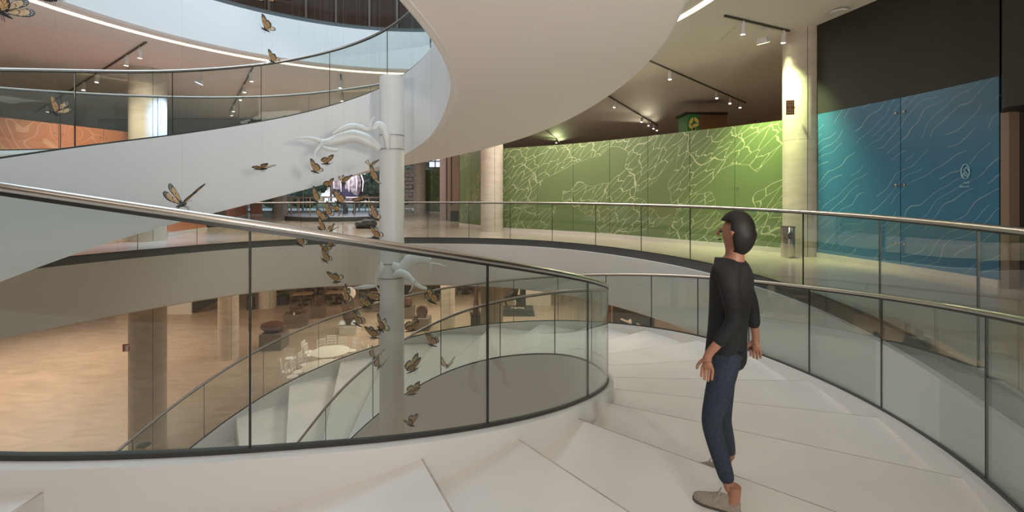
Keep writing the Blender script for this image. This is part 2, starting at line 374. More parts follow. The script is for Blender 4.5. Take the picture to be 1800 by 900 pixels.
def flight(name, label, p0, p1, nosings, root_ph):
    t = thing(name, label, 'staircase', pol(root_ph, (spl(RI, root_ph) + spl(RO, root_ph)) / 2, spl(ZI, root_ph) - .3))
    t.rotation_euler = (0, 0, 0); parts = []
    ph = frange(p0, p1, 2.5)
    parts.append(section_loft(ph, lambda p: [(spl(RI, p) - .03, spl(ZI, p)), (spl(RI, p) + .07, spl(ZI, p)), (spl(RI, p) + .07, spl(ZI, p) - DBI), (spl(RI, p) - .03, spl(ZI, p) - DBI)]).build('inner_stringer', M['white']))
    parts.append(section_loft(ph, lambda p: [(spl(RO, p) - .07, spl(ZO, p)), (spl(RO, p) + .03, spl(ZO, p)), (spl(RO, p) + .03, spl(ZO, p) - DBO), (spl(RO, p) - .07, spl(ZO, p) - DBO)]).build('outer_stringer', M['white']))
    parts.append(section_loft(ph, lambda p: [(spl(RI, p) + .0, spl(ZI, p) - DBI + .05), (spl(RO, p) - .0, spl(ZO, p) - DBO + .05), (spl(RO, p) - .0, spl(ZO, p) - DBO - .004), (spl(RI, p) + .0, spl(ZI, p) - DBI - .004)]).build('soffit', M['soffit']))
    ns = sorted(nosings)
    for a, b in zip(ns[:-1], ns[1:]):   # tread from nosing a (its upper edge) down to nosing b
        ci, co = 0, -3.2
        mb = MB(); n = 5; top = []; bot = []
        zi = spl(ZI, b) - .085; zo = spl(ZO, b + co) - .055
        if zi < GROUND + .1: continue
        rise = .40
        def P(f_, s_, dz):
            p = (a + (b - a) * f_) + co * s_; r_ = (spl(RI, p) + .065) * (1 - s_) + (spl(RO, p) - .065) * s_
            return pol(p, r_, max(GROUND, zi * (1 - s_) + zo * s_ + dz))
        m_ = 4
        V = [P(i / n, j / m_, 0) for i in range(n + 1) for j in range(m_ + 1)] + [P(i / n, j / m_, -rise) for i in range(n + 1) for j in range(m_ + 1)]
        # straight nosing edge between its two ends
        for base in (0, (n + 1) * (m_ + 1)):
            for i in (0, n):
                A, B = V[base + i * (m_ + 1)], V[base + i * (m_ + 1) + m_]
                for j in range(1, m_): V[base + i * (m_ + 1) + j] = A.lerp(B, j / m_)
        idx = lambda k, i, j: k * (n + 1) * (m_ + 1) + i * (m_ + 1) + j
        Fc = []
        for i in range(n):
            for j in range(m_):
                Fc.append((idx(0, i, j), idx(0, i, j + 1), idx(0, i + 1, j + 1), idx(0, i + 1, j)))
                Fc.append((idx(1, i, j), idx(1, i + 1, j), idx(1, i + 1, j + 1), idx(1, i, j + 1)))
            for j in (0, m_): Fc.append((idx(0, i, j), idx(0, i + 1, j), idx(1, i + 1, j), idx(1, i, j)))
        for j in range(m_):
            for i in (0, n): Fc.append((idx(0, i, j), idx(0, i, j + 1), idx(1, i, j + 1), idx(1, i, j)))
        for j in range(m_ + 1):     # nosing strip: last row of the tread top, coloured dark as its shade line
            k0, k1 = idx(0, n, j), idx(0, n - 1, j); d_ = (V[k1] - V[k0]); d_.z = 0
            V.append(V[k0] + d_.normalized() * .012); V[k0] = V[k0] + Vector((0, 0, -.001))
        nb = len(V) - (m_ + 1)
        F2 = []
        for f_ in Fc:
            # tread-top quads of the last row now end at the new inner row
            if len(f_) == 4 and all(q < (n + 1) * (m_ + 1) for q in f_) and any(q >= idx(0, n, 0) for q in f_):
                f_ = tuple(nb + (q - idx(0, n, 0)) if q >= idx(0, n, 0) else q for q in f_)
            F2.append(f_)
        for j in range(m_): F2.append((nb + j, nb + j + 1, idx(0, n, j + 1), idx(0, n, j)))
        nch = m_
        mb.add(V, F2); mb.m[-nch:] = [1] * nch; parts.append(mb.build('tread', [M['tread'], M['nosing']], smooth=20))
    for p in parts: p.parent = t
    bpy.context.view_layer.update(); world_parts(t, parts)
    return t
nos_lo = [14.3, 35.9, 46.5, 58.3, 70, 81.6] + [81.6 + 11.6 * k for k in range(1, 16)]
nos_hi = [-12.2 - 11.3 * k for k in range(0, 29)][::-1] + [2.7, 14.3]
flight('spiral_staircase', 'wide white spiral stair flight curving down from the landing to the ground hall', 14.3, 262, nos_lo, 36)
flight('spiral_staircase', 'white spiral stair flight sweeping up and overhead, its pale underside showing', -330, 14.3, nos_hi, -20)

def balustrade(label, curve, p0, p1, joints, h, rr=.021, thick=.014, over=0.0, gm='glass', bw=.028):
    """curve(ph) -> (point at the base, outward unit vector)"""
    t = thing('glass_balustrade', label, 'balustrade', curve((p0 + p1) / 2)[0]); parts = []
    js = [p0] + [j for j in sorted(joints) if p0 < j < p1] + [p1]
    for k, (a, b) in enumerate(zip(js[:-1], js[1:])):
        e = .09
        rings = []
        for p in frange(a + e, b - e, 2.0):
            q, o = curve(p); rings.append([q + o * thick / 2 + Vector((0, 0, z)) if s > 0 else q - o * thick / 2 + Vector((0, 0, z)) for s, z in ((1, .01), (1, h - .012), (-1, h - .012), (-1, .01))])
        mb = MB(); mb.loft(rings); parts.append(mb.build('glass_panel', M[gm]))
        if k > 0:
            q, o = curve(a); tn = Vector((-o.y, o.x, 0))
            mb = MB(); x, y = o * (thick / 2 + .001), tn * .0045
            P = [q + i * x + j * y + Vector((0, 0, z)) for z in (.012, h - .02) for i, j in ((-1, -1), (1, -1), (1, 1), (-1, 1))]
            mb.add(P, [(3, 2, 1, 0), (4, 5, 6, 7), (0, 1, 5, 4), (1, 2, 6, 5), (2, 3, 7, 6), (3, 0, 4, 7)]); parts.append(mb.build('joint_seal', M['joint'], smooth=0))
    ph = frange(p0, p1, 2.0)
    mb = MB(); mb.tube([curve(p)[0] + Vector((0, 0, h)) for p in ph], rr, 12); parts.append(mb.build('handrail', M['steel']))
    mb = MB(); mb.loft([[curve(p)[0] + curve(p)[1] * s * bw / 2 + Vector((0, 0, z)) for s, z in ((1, -.004), (1, .022), (-1, .022), (-1, -.004))] for p in ph]); parts.append(mb.build('base_channel', M['steel_dark']))
    mb = MB(); mb.loft([[curve(p)[0] + curve(p)[1] * s * .013 + Vector((0, 0, z)) for s, z in ((1, h - .032), (1, h - .016), (-1, h - .016), (-1, h - .032))] for p in ph]); parts.append(mb.build('glass_cap', M['joint']))
    for p in parts: p.parent = t
    bpy.context.view_layer.update(); world_parts(t, parts)
    return t
def c_in(p): a = R(p - 90); o = Vector((math.cos(a), math.sin(a), 0)); return pol(p, spl(RI, p) + .0, spl(ZI, p)), o
def c_out(p): a = R(p - 90); o = Vector((math.cos(a), math.sin(a), 0)); return pol(p, spl(RO, p) - .0, spl(ZO, p)), o
balustrade('curved clear glass balustrade around the stair void below the landing, nearest to the viewer', c_in, -59, 262, [-39, -18, 3, 23.9, 43.3, 64.1, 82, 101, 119, 136.6, 154.1, 174, 191, 209, 227, 245], HGI)
balustrade('clear glass balustrade on the inner edge of the rising white stair', c_in, -328, -59.4, [-80, -98.9, -122, -145.7, -167.5, -190.7, -218.6, -243, -268, -292, -312], HGI)
balustrade('long glass balustrade along the outer edge of the descending stair', c_out, 34, 262, [42, 53, 65.4, 78.9, 90.8, 103, 114, 123.9, 133.8, 144.5, 154.6, 163, 171.4, 185.7, 199.4, 211.6, 224.1, 238, 250], HGO)
balustrade('glass balustrade on the outer edge of the rising stair, seen over the white band', c_out, -328, -30, [-50 - 13.5 * k for k in range(0, 21)], HGO)

# ------------------------------------------------------------------ gallery floor (level 1), its opening and edge
ACX, ACY = -2.889, 6.569
RK = [6.94, 6.86, 6.78, 6.86, 7.02, 6.92, 6.86, 6.88, 6.90, 6.92, 6.94, 7.09]   # every 30 deg from 0
RA = {0: 6.80, 30: 6.82, 60: 7.02, 90: 6.86, 120: 7.12, 150: 6.79, 180: 6.90, 210: 6.94, 240: 7.5, 270: 8.2, 300: 8.1, 330: 7.10}
def ra(phi):
    t = (phi % 360) / 30; i = int(t); s = t - i
    g = lambda j: RA[(j % 12) * 30]
    a, b, c, d = g(i - 1), g(i), g(i + 1), g(i + 2)
    return .5 * (2 * b + (-a + c) * s + (2 * a - 5 * b + 4 * c - d) * s * s + (-a + 3 * b - 3 * c + d) * s ** 3)
def apol(phi, dr, z): a = R(phi); r_ = ra(phi) + dr; return Vector((ACX + r_ * math.cos(a), ACY + r_ * math.sin(a), z))
OUT = [(-32, -10), (15, -10), (15, 34), (-32, 34)]
def outer_hit(cx, cy, a):
    dx, dy = math.cos(a), math.sin(a); t = 1e9
    if dx > 1e-9: t = min(t, (15 - cx) / dx)
    if dx < -1e-9: t = min(t, (-32 - cx) / dx)
    if dy > 1e-9: t = min(t, (34 - cy) / dy)
    if dy < -1e-9: t = min(t, (-10 - cy) / dy)
    return (cx + t * dx, cy + t * dy)
def slab(name, z0, z1, inner, m, cx, cy):
    angs = sorted(set([i * 3 for i in range(120)] + [math.degrees(math.atan2(y - cy, x - cx)) % 360 for x, y in OUT]))
    mb = MB(); n = len(angs); V = []
    for a in angs:
        p = inner(a); q = outer_hit(cx, cy, R(a))
        V += [(p[0], p[1], z1), (q[0], q[1], z1), (q[0], q[1], z0), (p[0], p[1], z0)]
    Fc = []
    for i in range(n):
        a, b = i * 4, ((i + 1) % n) * 4
        for k in range(4): Fc.append((a + k, b + k, b + (k + 1) % 4, a + (k + 1) % 4))
    mb.add(V, Fc); return struct(mb.build(name, m))
slab('floor', FL1 - .22, FL1, lambda a: apol(a, .02, 0), M['floor1'], ACX, ACY)
slab('ceiling', CE0, FL1 - .22, lambda a: apol(a, .12, 0), M['ceil'], ACX, ACY)
def ring(name, phs, sec, m, pf):
    mb = MB(); mb.loft([[pf(p, dr, z) for dr, z in sec] for p in phs]); return struct(mb.build(name, m))
PH1 = frange(-44, 222, 2.5)
ring('trim_1', PH1, [(-.03, FL1 - .15), (-.03, FL1 + .005), (.06, FL1 + .005), (.06, FL1 - .15)], M['edge'], apol)
ring('trim_2', PH1, [(-.10, FL1 - .15), (.10, FL1 - .15), (.10, CE0 - .01), (-.06, CE0 - .01), (-.10, CE0 + .02)], M['fascia'], apol)
def c_ring(p): a = R(p); o = Vector((math.cos(a), math.sin(a), 0)); return apol(p, 0, FL1 + .005), o
# joints read from the photo: bearing of each on the ring
def ring_joint(u):
    best = None
    for k in range(-440, 1300):
        p = apol(k / 10, 0, 0)
        d = abs(U0 + F * p.x / p.y - u) if p.y > 1 else 1e9
        if best is None or d < best[0]: best = (d, k / 10)
    return best[1]
rj = [ring_joint(u) for u in (1720, 1547, 1412, 1306, 1213, 1127, 1047, 971, 897, 824, 752)] + [98, 107, 116, 126, 136, 146, 156, 167, 178, 189, 200, 211]
balustrade('glass balustrade with steel handrail around the gallery floor opening', c_ring, -43.5, 221, rj, 1.055, rr=.024)

# the landing that joins the stair to the gallery floor, under the viewer
mb = MB()
pts = [pol(p, spl(RO, p) - .08, 0) for p in frange(-14, 33, 4)] + [Vector((ACX + (ra(a) + .05) * math.cos(R(a)), ACY + (ra(a) + .05) * math.sin(R(a)), 0)) for a in (-48, -60, -72, -84, -96, -108)]
mb.prism([(p.x, p.y) for p in pts], FL1 - .25, FL1 - .21)
struct(mb.build('floor', M['tread']))

# ------------------------------------------------------------------ level 2 ring, fascia, led line, roof
BX, BY, BR = -2.54, 6.94, 5.70
def bpol(phi, dr, z): a = R(phi); return Vector((BX + (BR + dr) * math.cos(a), BY + (BR + dr) * math.sin(a), z))
FL2 = 4.58
slab('ceiling', CE1, CE1 + .3, lambda a: bpol(a, .06, 0), M['ceil'], BX, BY)
slab('floor', FL2 - .2, FL2, lambda a: bpol(a, .06, 0), M['floor1'], BX, BY)
ring('trim_3', frange(0, 357, 3) + [360], [(-.04, FL2 - .08), (.14, FL2 - .08), (.14, CE1 - .006), (-.04, CE1 - .006)], M['fascia'], bpol)
ring('trim_4', frange(0, 357, 3) + [360], [(-.0, FL2 - .075), (-.0, FL2 + .02), (.10, FL2 + .02), (.10, FL2 - .075)], M['edge'], bpol)
mb = MB(); mb.loft([[bpol(p, dr, z) for dr, z in ((.41, CE1 - .014), (.55, CE1 - .014), (.55, CE1 - .002), (.41, CE1 - .002))] for p in frange(-60, 240, 3)])
tag(mb.build('led_strip', M['led']), 'curved line of warm white led light set in the gallery ceiling', 'light strip')
def c_ring2(p): a = R(p); o = Vector((math.cos(a), math.sin(a), 0)); return bpol(p, .03, FL2 + .02), o
balustrade('glass balustrade of the top floor above the white curved fascia', c_ring2, 20, 200, [32 + 13 * k for k in range(13)], 1.05, gm='glass_top')
# roof with its round skylight
slab('ceiling', 9.4, 9.7, lambda a: bpol(a, .6, 0), M['ceil'], BX, BY)
# top floor wall behind the balustrade
def wallpath(name, pts, z0, z1, m, th=.12, uv=False, s0=0):
    """a wall of real thickness following a plan polyline (thickness to the far side)"""
    P = [Vector((x, y, 0)) for x, y in pts]; n = len(P); rings = []; arc = [s0]
    for i in range(1, n): arc.append(arc[-1] + (P[i] - P[i - 1]).length)
    for i in range(n):
        d = (P[min(i + 1, n - 1)] - P[max(i - 1, 0)]).normalized(); nn = Vector((-d.y, d.x, 0))
        if nn.dot(P[i]) < 0: nn = -nn
        q = P[i] + nn * th
        rings.append([(P[i].x, P[i].y, z0), (P[i].x, P[i].y, z1), (q.x, q.y, z1), (q.x, q.y, z0)])
    mb = MB(); zz = (z0, z1, z1, z0)
    mb.loft(rings, uvf=lambda i, k: (arc[i], zz[k] - FL1)); return mb.build(name, m), arc[-1]
def arcpts(cx, cy, r_, a0, a1, n): return [(cx + r_ * math.cos(R(a0 + (a1 - a0) * i / n)), cy + r_ * math.sin(R(a0 + (a1 - a0) * i / n))) for i in range(n + 1)]
M['bronze_panel'] = mat('bronze_panel', (.075, .038, .026), .7, spec=.15)
M['lilac_wall'] = mat('lilac_grey_wall', (.26, .27, .31), .5)
M['teal_dark'] = mat('dark_teal_wall', (.03, .05, .05), .3)
o, _ = wallpath('wall_north', arcpts(BX, BY, 8.6, 132, 200, 10), FL2, 9.4, M['lilac_wall']); struct(o)
o, _ = wallpath('wall_north', arcpts(BX, BY, 8.6, 88, 132, 10), FL2, 9.4, M['bronze_panel']); struct(o)
o, _ = wallpath('wall_north', arcpts(BX, BY, 8.6, 20, 88, 10), FL2, 9.4, M['teal_dark']); struct(o)
o, _ = wallpath('wall_south', arcpts(BX, BY, 8.6, 200, 380, 24), FL2, 9.4, M['teal_dark']); struct(o)  # unseen dark wall arc, added to keep the glass reflections dark
for k, a in enumerate((93, 99, 105, 112, 118, 125)):
    mb = MB(); p = Vector((BX + 8.5 * math.cos(R(a)), BY + 8.5 * math.sin(R(a)), 0)); mb.box((p.x, p.y, FL2 + 1.6), (.06, .06, 3.2)); struct(mb.build('trim_5', M['jamb']))
for k, (a, b) in enumerate(((88, 100), (100, 110), (110, 122))):
    mb = MB(); mb.loft([[(BX + r_ * math.cos(R(p)), BY + r_ * math.sin(R(p)), z) for r_, z in ((8.38, FL2 + .35 + .2 * (k % 2)), (8.46, FL2 + .40 + .2 * (k % 2)), (8.5, FL2 + .35), (8.46, FL2 + .28))] for p in frange(a, b, 3)])
    struct(mb.build('trim_6', M['black_wall']))

# ------------------------------------------------------------------ ground hall and building shell
mb = MB(); mb.box((-8.5, 12, GROUND - .15), (47, 44, .3)); struct(mb.build('floor', M['floor0']))
M['shell'] = mat('shell_plaster', (.44, .38, .32), .7)
mb = MB(); mb.box((-8.5, -10.1, 1.3), (47.4, .2, 16.6)); struct(mb.build('wall_south', M['shell']))
mb = MB(); mb.box((15.1, 12, 1.3), (.2, 44.2, 16.6)); struct(mb.build('wall_east', M['shell']))
mb = MB(); mb.box((-32.1, 12, 1.3), (.2, 44.2, 16.6)); struct(mb.build('wall_west', M['shell']))
mb = MB(); mb.box((-8.5, 34.1, (GROUND + FL1) / 2 - .1), (47.4, .2, FL1 - GROUND - .2)); struct(mb.build('wall_north', M['shell']))
mb = MB(); mb.box((-8.5, 34.1, (9.5 + CE1) / 2), (47.4, .2, 9.5 - CE1)); struct(mb.build('wall_north', M['shell']))
mb = MB(); mb.box((-26, 34.1, (FL1 + CE1) / 2), (12.4, .2, CE1 - FL1)); struct(mb.build('wall_north', M['shell']))
mb = MB(); mb.box((7.0, 34.1, (FL1 + CE1) / 2), (16.4, .2, CE1 - FL1)); struct(mb.build('wall_north', M['shell']))

# glazed facade between x=-20 and x=-1, with mullions
for k in range(9):
    x0 = -19.8 + k * 2.1
    mb = MB(); mb.box((x0 + 1.05, 34.0, (FL1 + CE1) / 2), (2.04, .02, CE1 - FL1 - .1)); o = mb.build('window_%d' % (k + 1), M['glass_window']); struct(o)
    f_ = MB(); f_.box((x0, 33.95, (FL1 + CE1) / 2), (.09, .14, CE1 - FL1)); f_.box((x0 + 1.05, 33.95, FL1 + .04), (2.04, .12, .08)); f_.box((x0 + 1.05, 33.95, 2.35), (2.04, .08, .06))
    fo = f_.build('window_frame', M['mullion'], smooth=0); fo.parent = o
# outside
mb = MB(); mb.box((-12, 62, FL1 - .3), (140, 55.6, .3)); struct(mb.build('ground', mat('lawn', (.16, .19, .10), .9, var=(.8, .3))))
mb = MB(); mb.box((-12, 38.5, FL1 - .07), (50, 8, .15)); struct(mb.build('ground', M['terrace']))
def tree(x, y, h, rr, label):
    t = thing('tree', label, 'tree', (x, y, FL1), 0, 'trees outside the glazed facade')
    mb = MB(); mb.tube([(0, 0, -.1), (.1, 0, h * .4), (0, .1, h * .75)], [.22, .16, .08], 8); mb.build('trunk', M['bark'], t)
    mb = MB(); rnd = random.Random(int(x * 37 + y))
    bm = bmesh.new()
    for k in range(20):
        cx_, cy_, cz = rnd.uniform(-rr, rr) * .8, rnd.uniform(-rr, rr) * .7, h * (.16 + .76 * rnd.random()); s = rr * rnd.uniform(.35, .6)
        r1 = bmesh.ops.create_icosphere(bm, subdivisions=3, radius=s, matrix=Matrix.Translation((cx_, cy_, cz)))
        for v in r1['verts']:
            d = (v.co - Vector((cx_, cy_, cz))); v.co += d * rnd.uniform(-.28, .3)
    me = bpy.data.meshes.new('crown'); bm.to_mesh(me); bm.free(); me.materials.append(M['leaf']); c = bpy.data.objects.new('crown', me); COL.objects.link(c); c.parent = t
    return t
for i, (x, y, h, rr, lb) in enumerate(((-25, 49, 7, 2.6, 'green tree beyond the facade, leftmost of those seen under the stair'), (-20.5, 46, 6.2, 2.4, 'bushy tree beyond the facade left of the round platform'), (-16.5, 52, 3.3, 1.5, 'tree beyond the facade behind the left end of the round platform'),
        (-13, 60, 5.0, 2.6, 'distant low tree seen behind the lilac egg sculpture'), (-9.5, 50, 6.4, 2.3, 'slim tree beyond the facade just left of the white column'), (-6.8, 46, 4.2, 2.0, 'tree beyond the facade behind the stone lattice'), (-13.5, 47, 3.6, 1.8, 'low shrub-like tree beyond the facade behind the platform railing'), (-29, 58, 9, 3.2, 'tall tree far outside at the left of the facade'))):
    tree(x, y, h, rr, lb)

# ------------------------------------------------------------------ columns
def column(x, y, r_, z0, z1, label, m='concrete', joints=()):
    t = thing('round_column', label, 'column', (x, y, z0))
    prof = [(r_, 0)]
    for j in joints: prof += [(r_, j - z0 - .006), (r_ - .006, j - z0), (r_, j - z0 + .006)]
    prof.append((r_, z1 - z0))
    mb = MB(); mb.lathe(prof, n=64); mb.build('shaft', M[m], t)
    # cast seam
    mb = MB(); a = math.atan2(-y, -x) + .25; mb.box((r_ * math.cos(a), r_ * math.sin(a), (z1 - z0) / 2), (.004, .012, z1 - z0), a); mb.build('seam', M['pedestal'], t)
    return t
column(-10.2, 12.75, .43, FL1, CE1, 'pale concrete column at left under the ceiling, its right side washed in blue-white light', joints=(.2,))
column(-10.2, 12.75, .43, GROUND, CE0, 'thick concrete column in the ground hall at left with a red sign beside it', joints=(-4.25,))
column(6.22, 9.75, .37, FL1, CE1, 'large concrete column lit yellow-green between the green and blue walls', joints=(1.15,))
column(6.22, 9.75, .37, GROUND, CE0, 'ground hall concrete column beneath the large lit column')
column(-.71, 16.1, .395, FL1, CE1, 'concrete column in front of the green wall at mid picture', joints=(1.0,))
column(-.71, 16.1, .395, GROUND, CE0, 'ground hall column glowing at its right edge beside the dark statue')
column(-12.15, 19.5, .39, GROUND, CE0, 'second concrete column in the ground hall, thinner than the one with the sign')
column(-3.25, 23.0, .36, GROUND, CE0, 'slim pair-like column in the ground hall right of the white post')
column(-15.2, 28.3, .5, GROUND, CE0, 'far stubby-looking ground hall column left of the plant box')
column(-6.35, 31.3, .42, FL1, CE1, 'brownish far column beside the stone lattice')
column(-19.7 + 3.6, 31.5, .45, FL1, CE1, 'far brown column in front of the bright facade at left')
# white steel column carrying the rising stair
t = thing('steel_column', 'slender white painted column standing in the stair void', 'column', (-1.993, 7.553, GROUND))
mb = MB(); mb.lathe([(.20, 0), (.20, 8.91), (.196, 8.94), (.17, 8.955)], n=48); mb.build('shaft', M['column_white'], t)
mb = MB(); mb.lathe([(.5, 0), (.5, .03), (.23, .035)], n=40); mb.build('base_plate', M['column_white'], t)

# ------------------------------------------------------------------ partitions
def interp_path(us, vs_, z, n=1): return [tuple(onz(u, v, z)[:2]) for u, v in zip(us, vs_)]
class Path:
    def __init__(s, pts):
        s.p = [Vector((x, y)) for x, y in pts]; s.a = [0]
        for i in range(1, len(pts)): s.a.append(s.a[-1] + (s.p[i] - s.p[i - 1]).length)
    def at(s, d):
        for i in range(1, len(s.a)):
            if d <= s.a[i] or i == len(s.a) - 1:
                t = (d - s.a[i - 1]) / (s.a[i] - s.a[i - 1])
                # catmull-rom in plan
                p1, p2 = s.p[i - 1], s.p[i]; p0 = s.p[i - 2] if i > 1 else p1 * 2 - p2; p3 = s.p[i + 1] if i + 1 < len(s.p) else p2 * 2 - p1
                return .5 * (2 * p1 + (p2 - p0) * t + (2 * p0 - 5 * p1 + 4 * p2 - p3) * t * t + (-p0 + 3 * p1 - 3 * p2 + p3) * t ** 3)
def partition(name, label, cat, pts, z0, z1, m, seams_u=None, spacing=1.3, plinth=.10, studs=True, uv0=0.0, th=.06, gap=.006, stud_r=.03):
    P = Path(pts); L = P.a[-1]
    cuts = [0.0]
    if seams_u:
        for u in seams_u:
            best = min((abs(U0 + F * P.at(L * k / 400).x / P.at(L * k / 400).y - u), L * k / 400) for k in range(401)); cuts.append(best[1])
    else:
        n = max(1, round(L / spacing)); cuts += [L * k / n for k in range(1, n)]
    cuts = sorted(set([round(c, 3) for c in cuts])) + [L]
    b = P.at(L / 2); t = thing(name, label, cat, (b.x, b.y, FL1)); parts = []
    def run(a, c, za, zb, mm, nm, off=0, th_=th):
        rings = []; arcs = []
        for d in frange(a, c, .35):
            p = P.at(d); e = P.at(min(d + .02, L)) - P.at(max(d - .02, 0)); e.normalize(); nn = Vector((-e.y, e.x))
            if nn.dot(p) < 0: nn = -nn
            q = p + nn * (th_ + off); p = p + nn * off; arcs.append(d + uv0)
            rings.append([(p.x, p.y, za), (p.x, p.y, zb), (q.x, q.y, zb), (q.x, q.y, za)])
        zz = (za, zb, zb, za)
        mb_ = MB(); mb_.loft(rings, uvf=lambda i, k: (arcs[i], zz[k] - FL1)); parts.append(mb_.build(nm, mm)); return parts[-1]
    for a, c in zip(cuts[:-1], cuts[1:]):
        if c - a > .05: run(a + gap, c - gap, z0 + plinth, z1, m, 'panel')
    run(0, L, z0, z0 + plinth, M['plinth'], 'plinth', -.03)
    run(.02, L - .02, z0 + plinth, z1 - .02, M['black_wall'], 'backing', th + .002, .04)
    if studs:
        for c in cuts[1:-1]:
            for dd in (-.07, .07):
                for z in (z0 + plinth + .35, z0 + 1.35 + .1, z1 - .25):
                    p = P.at(min(max(c + dd, 0), L)); e = P.at(min(c + .02, L)) - P.at(c - .02); e.normalize(); nn = Vector((-e.y, e.x))
                    if nn.dot(p) < 0: nn = -nn
                    q0 = Vector((p.x, p.y, z)); n3 = Vector((nn.x, nn.y, 0))
                    mb_ = MB(); mb_.tube([q0 + n3 * .01, q0 - n3 * .02, q0 - n3 * .028], [stud_r * .8, stud_r * .8, stud_r * .45], 12); parts.append(mb_.build('fixing_stud', M['stainless']))
    for p in parts: p.parent = t
    bpy.context.view_layer.update(); world_parts(t, parts); return t
zt = 1.65
partition('green_partition', 'long curved green wall printed with pale butterfly wing outlines', 'partition wall',
          [tuple(onz(880, 405, FL1)[:2]), tuple(onz(1000, 411.5, FL1)[:2]), tuple(onz(1100, 419, FL1)[:2]), tuple(onz(1212, 429, FL1)[:2]), tuple(onz(1300, 437, FL1)[:2]), tuple(onz(1395, 446, FL1)[:2])],
          FL1, zt, M['green'], seams_u=(945, 1007, 1071, 1139, 1212, 1291), stud_r=.016)
partition('green_partition', 'narrow green printed wall left of the mid column', 'partition wall', [tuple(onz(808, 396, FL1)[:2]), tuple(onz(850, 401, FL1)[:2])], FL1, 2.6, M['green'], spacing=.9, studs=False, uv0=20)
partition('green_partition', 'small far green printed wall between two brown columns', 'partition wall', [tuple(onz(748, 374, FL1)[:2]), tuple(onz(780, 375, FL1)[:2])], FL1, 1.75, M['green'], spacing=5, studs=False, uv0=32)
bluep = [(6.28, 9.35), (6.46, 8.5), (6.62, 7.75), (6.72, 7.0), (6.78, 6.33)]
partition('blue_partition', 'deep blue glass-like wall printed with pale wave lines', 'partition wall', bluep, FL1, zt, M['blue'], seams_u=(1583,), stud_r=.028, uv0=3.0)
o, _ = wallpath('wall_east', bluep, zt + .004, CE1, M['black_wall'], .2); struct(o)
partition('orange_partition', 'orange wall with pale contour lines at far left above the stair', 'partition wall', [(-13.2, 9.0), (-12.2, 11.0), (-11.3, 13.6), (-10.9, 14.6)], FL1, 1.85, M['orange'], seams_u=(104, 182, ), stud_r=.02, uv0=1.0)
partition('orange_partition', 'orange panels low under the rising stair right of the left column', 'partition wall', [(-10.75, 14.2), (-11.15, 16.6)], FL1, 1.85, M['orange'], spacing=1.1, studs=False, uv0=9)
partition('orange_partition', 'orange-red panelled wall beyond the dark gap under the stair', 'partition wall', [(-12.6, 19.0), (-16.0, 27.5)], FL1, 1.85, M['orange_plain'], spacing=1.6, studs=False)
mb = MB(); mb.box((-12.0, 18.4, .3), (.5, .6, 3.18)); struct(mb.build('wall_west', M['brown_dark']))
partition('red_partition', 'dark red panelled block near the bright facade', 'partition wall', [(-15.9, 27.6), (-15.3, 27.9)], FL1, 2.2, M['red_panel'], spacing=1.6, studs=False)

# right end: black header box, jamb and dark recess
mb = MB(); mb.prism([(6.40, 5.93), (6.46, 5.0), (6.5, 3.5), (8.0, 3.5), (8.0, 6.32), (6.80, 6.32)], 1.13, CE1 - .003); struct(mb.build('wall_east', M['black_wall'], smooth=0))
mb = MB(); mb.box((6.86, 6.27, (FL1 + 1.13) / 2), (.16, .10, 1.13 - FL1), .1); struct(mb.build('trim_7', M['jamb'], smooth=0))
mb = MB(); mb.box((7.55, 5.6, (FL1 + 1.13) / 2), (.12, 3.2, 1.13 - FL1)); struct(mb.build('wall_east', M['grey_wall']))
mb = MB(); mb.box((7.45, 5.6, FL1 + .22), (.10, 3.0, .44)); struct(mb.build('baseboard_east', M['brown_dark']))
mb = MB(); mb.box((7.8, 6.36, (FL1 + 1.13) / 2), (1.8, .06, 1.13 - FL1)); struct(mb.build('wall_north', M['brown_dark']))

# tan rear wall behind the green partition, with its dark line print
M['tan'] = mat('tan_wall_paint', (.52, .38, .29), .6)
o, _ = wallpath('wall_north', [(.2, 33.4), (6, 31.8), (9.2, 27)], FL1, CE1, M['tan'], .2); struct(o)
o, _ = wallpath('wall_north', [(9.2, 27), (11.0, 22.5), (12.2, 17.0), (13.3, 12.0), (13.7, 7)], FL1, CE1, M['tan_print'], .2); struct(o)
o, _ = wallpath('wall_north', [(-6.0, 33.8), (.2, 33.4)], FL1, CE1, M['shell'], .2); struct(o)
# hanging bulkhead at left
mb = MB(); mb.box((-14.2, 21.0, 2.75), (9.5, .3, 1.42)); struct(mb.build('wall_north', M['grey_wall']))
mb = MB(); mb.box((-25, 24, 1.1), (12, .3, 4.75)); struct(mb.build('wall_west', M['grey_wall']))
mb = MB(); mb.box((-11.7, 20.7, 2.72), (.9, .25, 1.2)); tag(mb.build('ceiling_duct', M['brown_dark'], smooth=0), 'dark box duct on the grey bulkhead behind the track lights', 'duct')

# door recess between narrow green wall and grey post: dark frames, brown door
t = thing('recess_frame', 'dark narrow doorway frame with a bronze leaf left of the green wall', 'door frame', tuple(onz(795, 388, FL1)))
for dx, w_, h_, m in ((-.28, .05, 4.3, 'track'), (.05, .60, 4.1, 'jamb'), (.40, .06, 4.3, 'black_wall'), (-.05, .05, 4.3, 'track')):
    mb = MB(); mb.box((dx, 0.02 if w_ > .1 else 0, h_ / 2), (w_, .08, h_)); mb.build('door_leaf' if w_ > .1 else 'frame_post', M[m], t, smooth=0)
mb = MB(); mb.box((.1, -.02, 4.15), (.9, .1, .1)); mb.build('frame_head', M['jamb'], t, smooth=0)
p = onz(780, 387, FL1)
mb = MB(); mb.box((p.x, p.y, (FL1 + CE1) / 2), (.32, .5, CE1 - FL1)); struct(mb.build('wall_north', mat('mauve_grey', (.30, .23, .21), .6)))
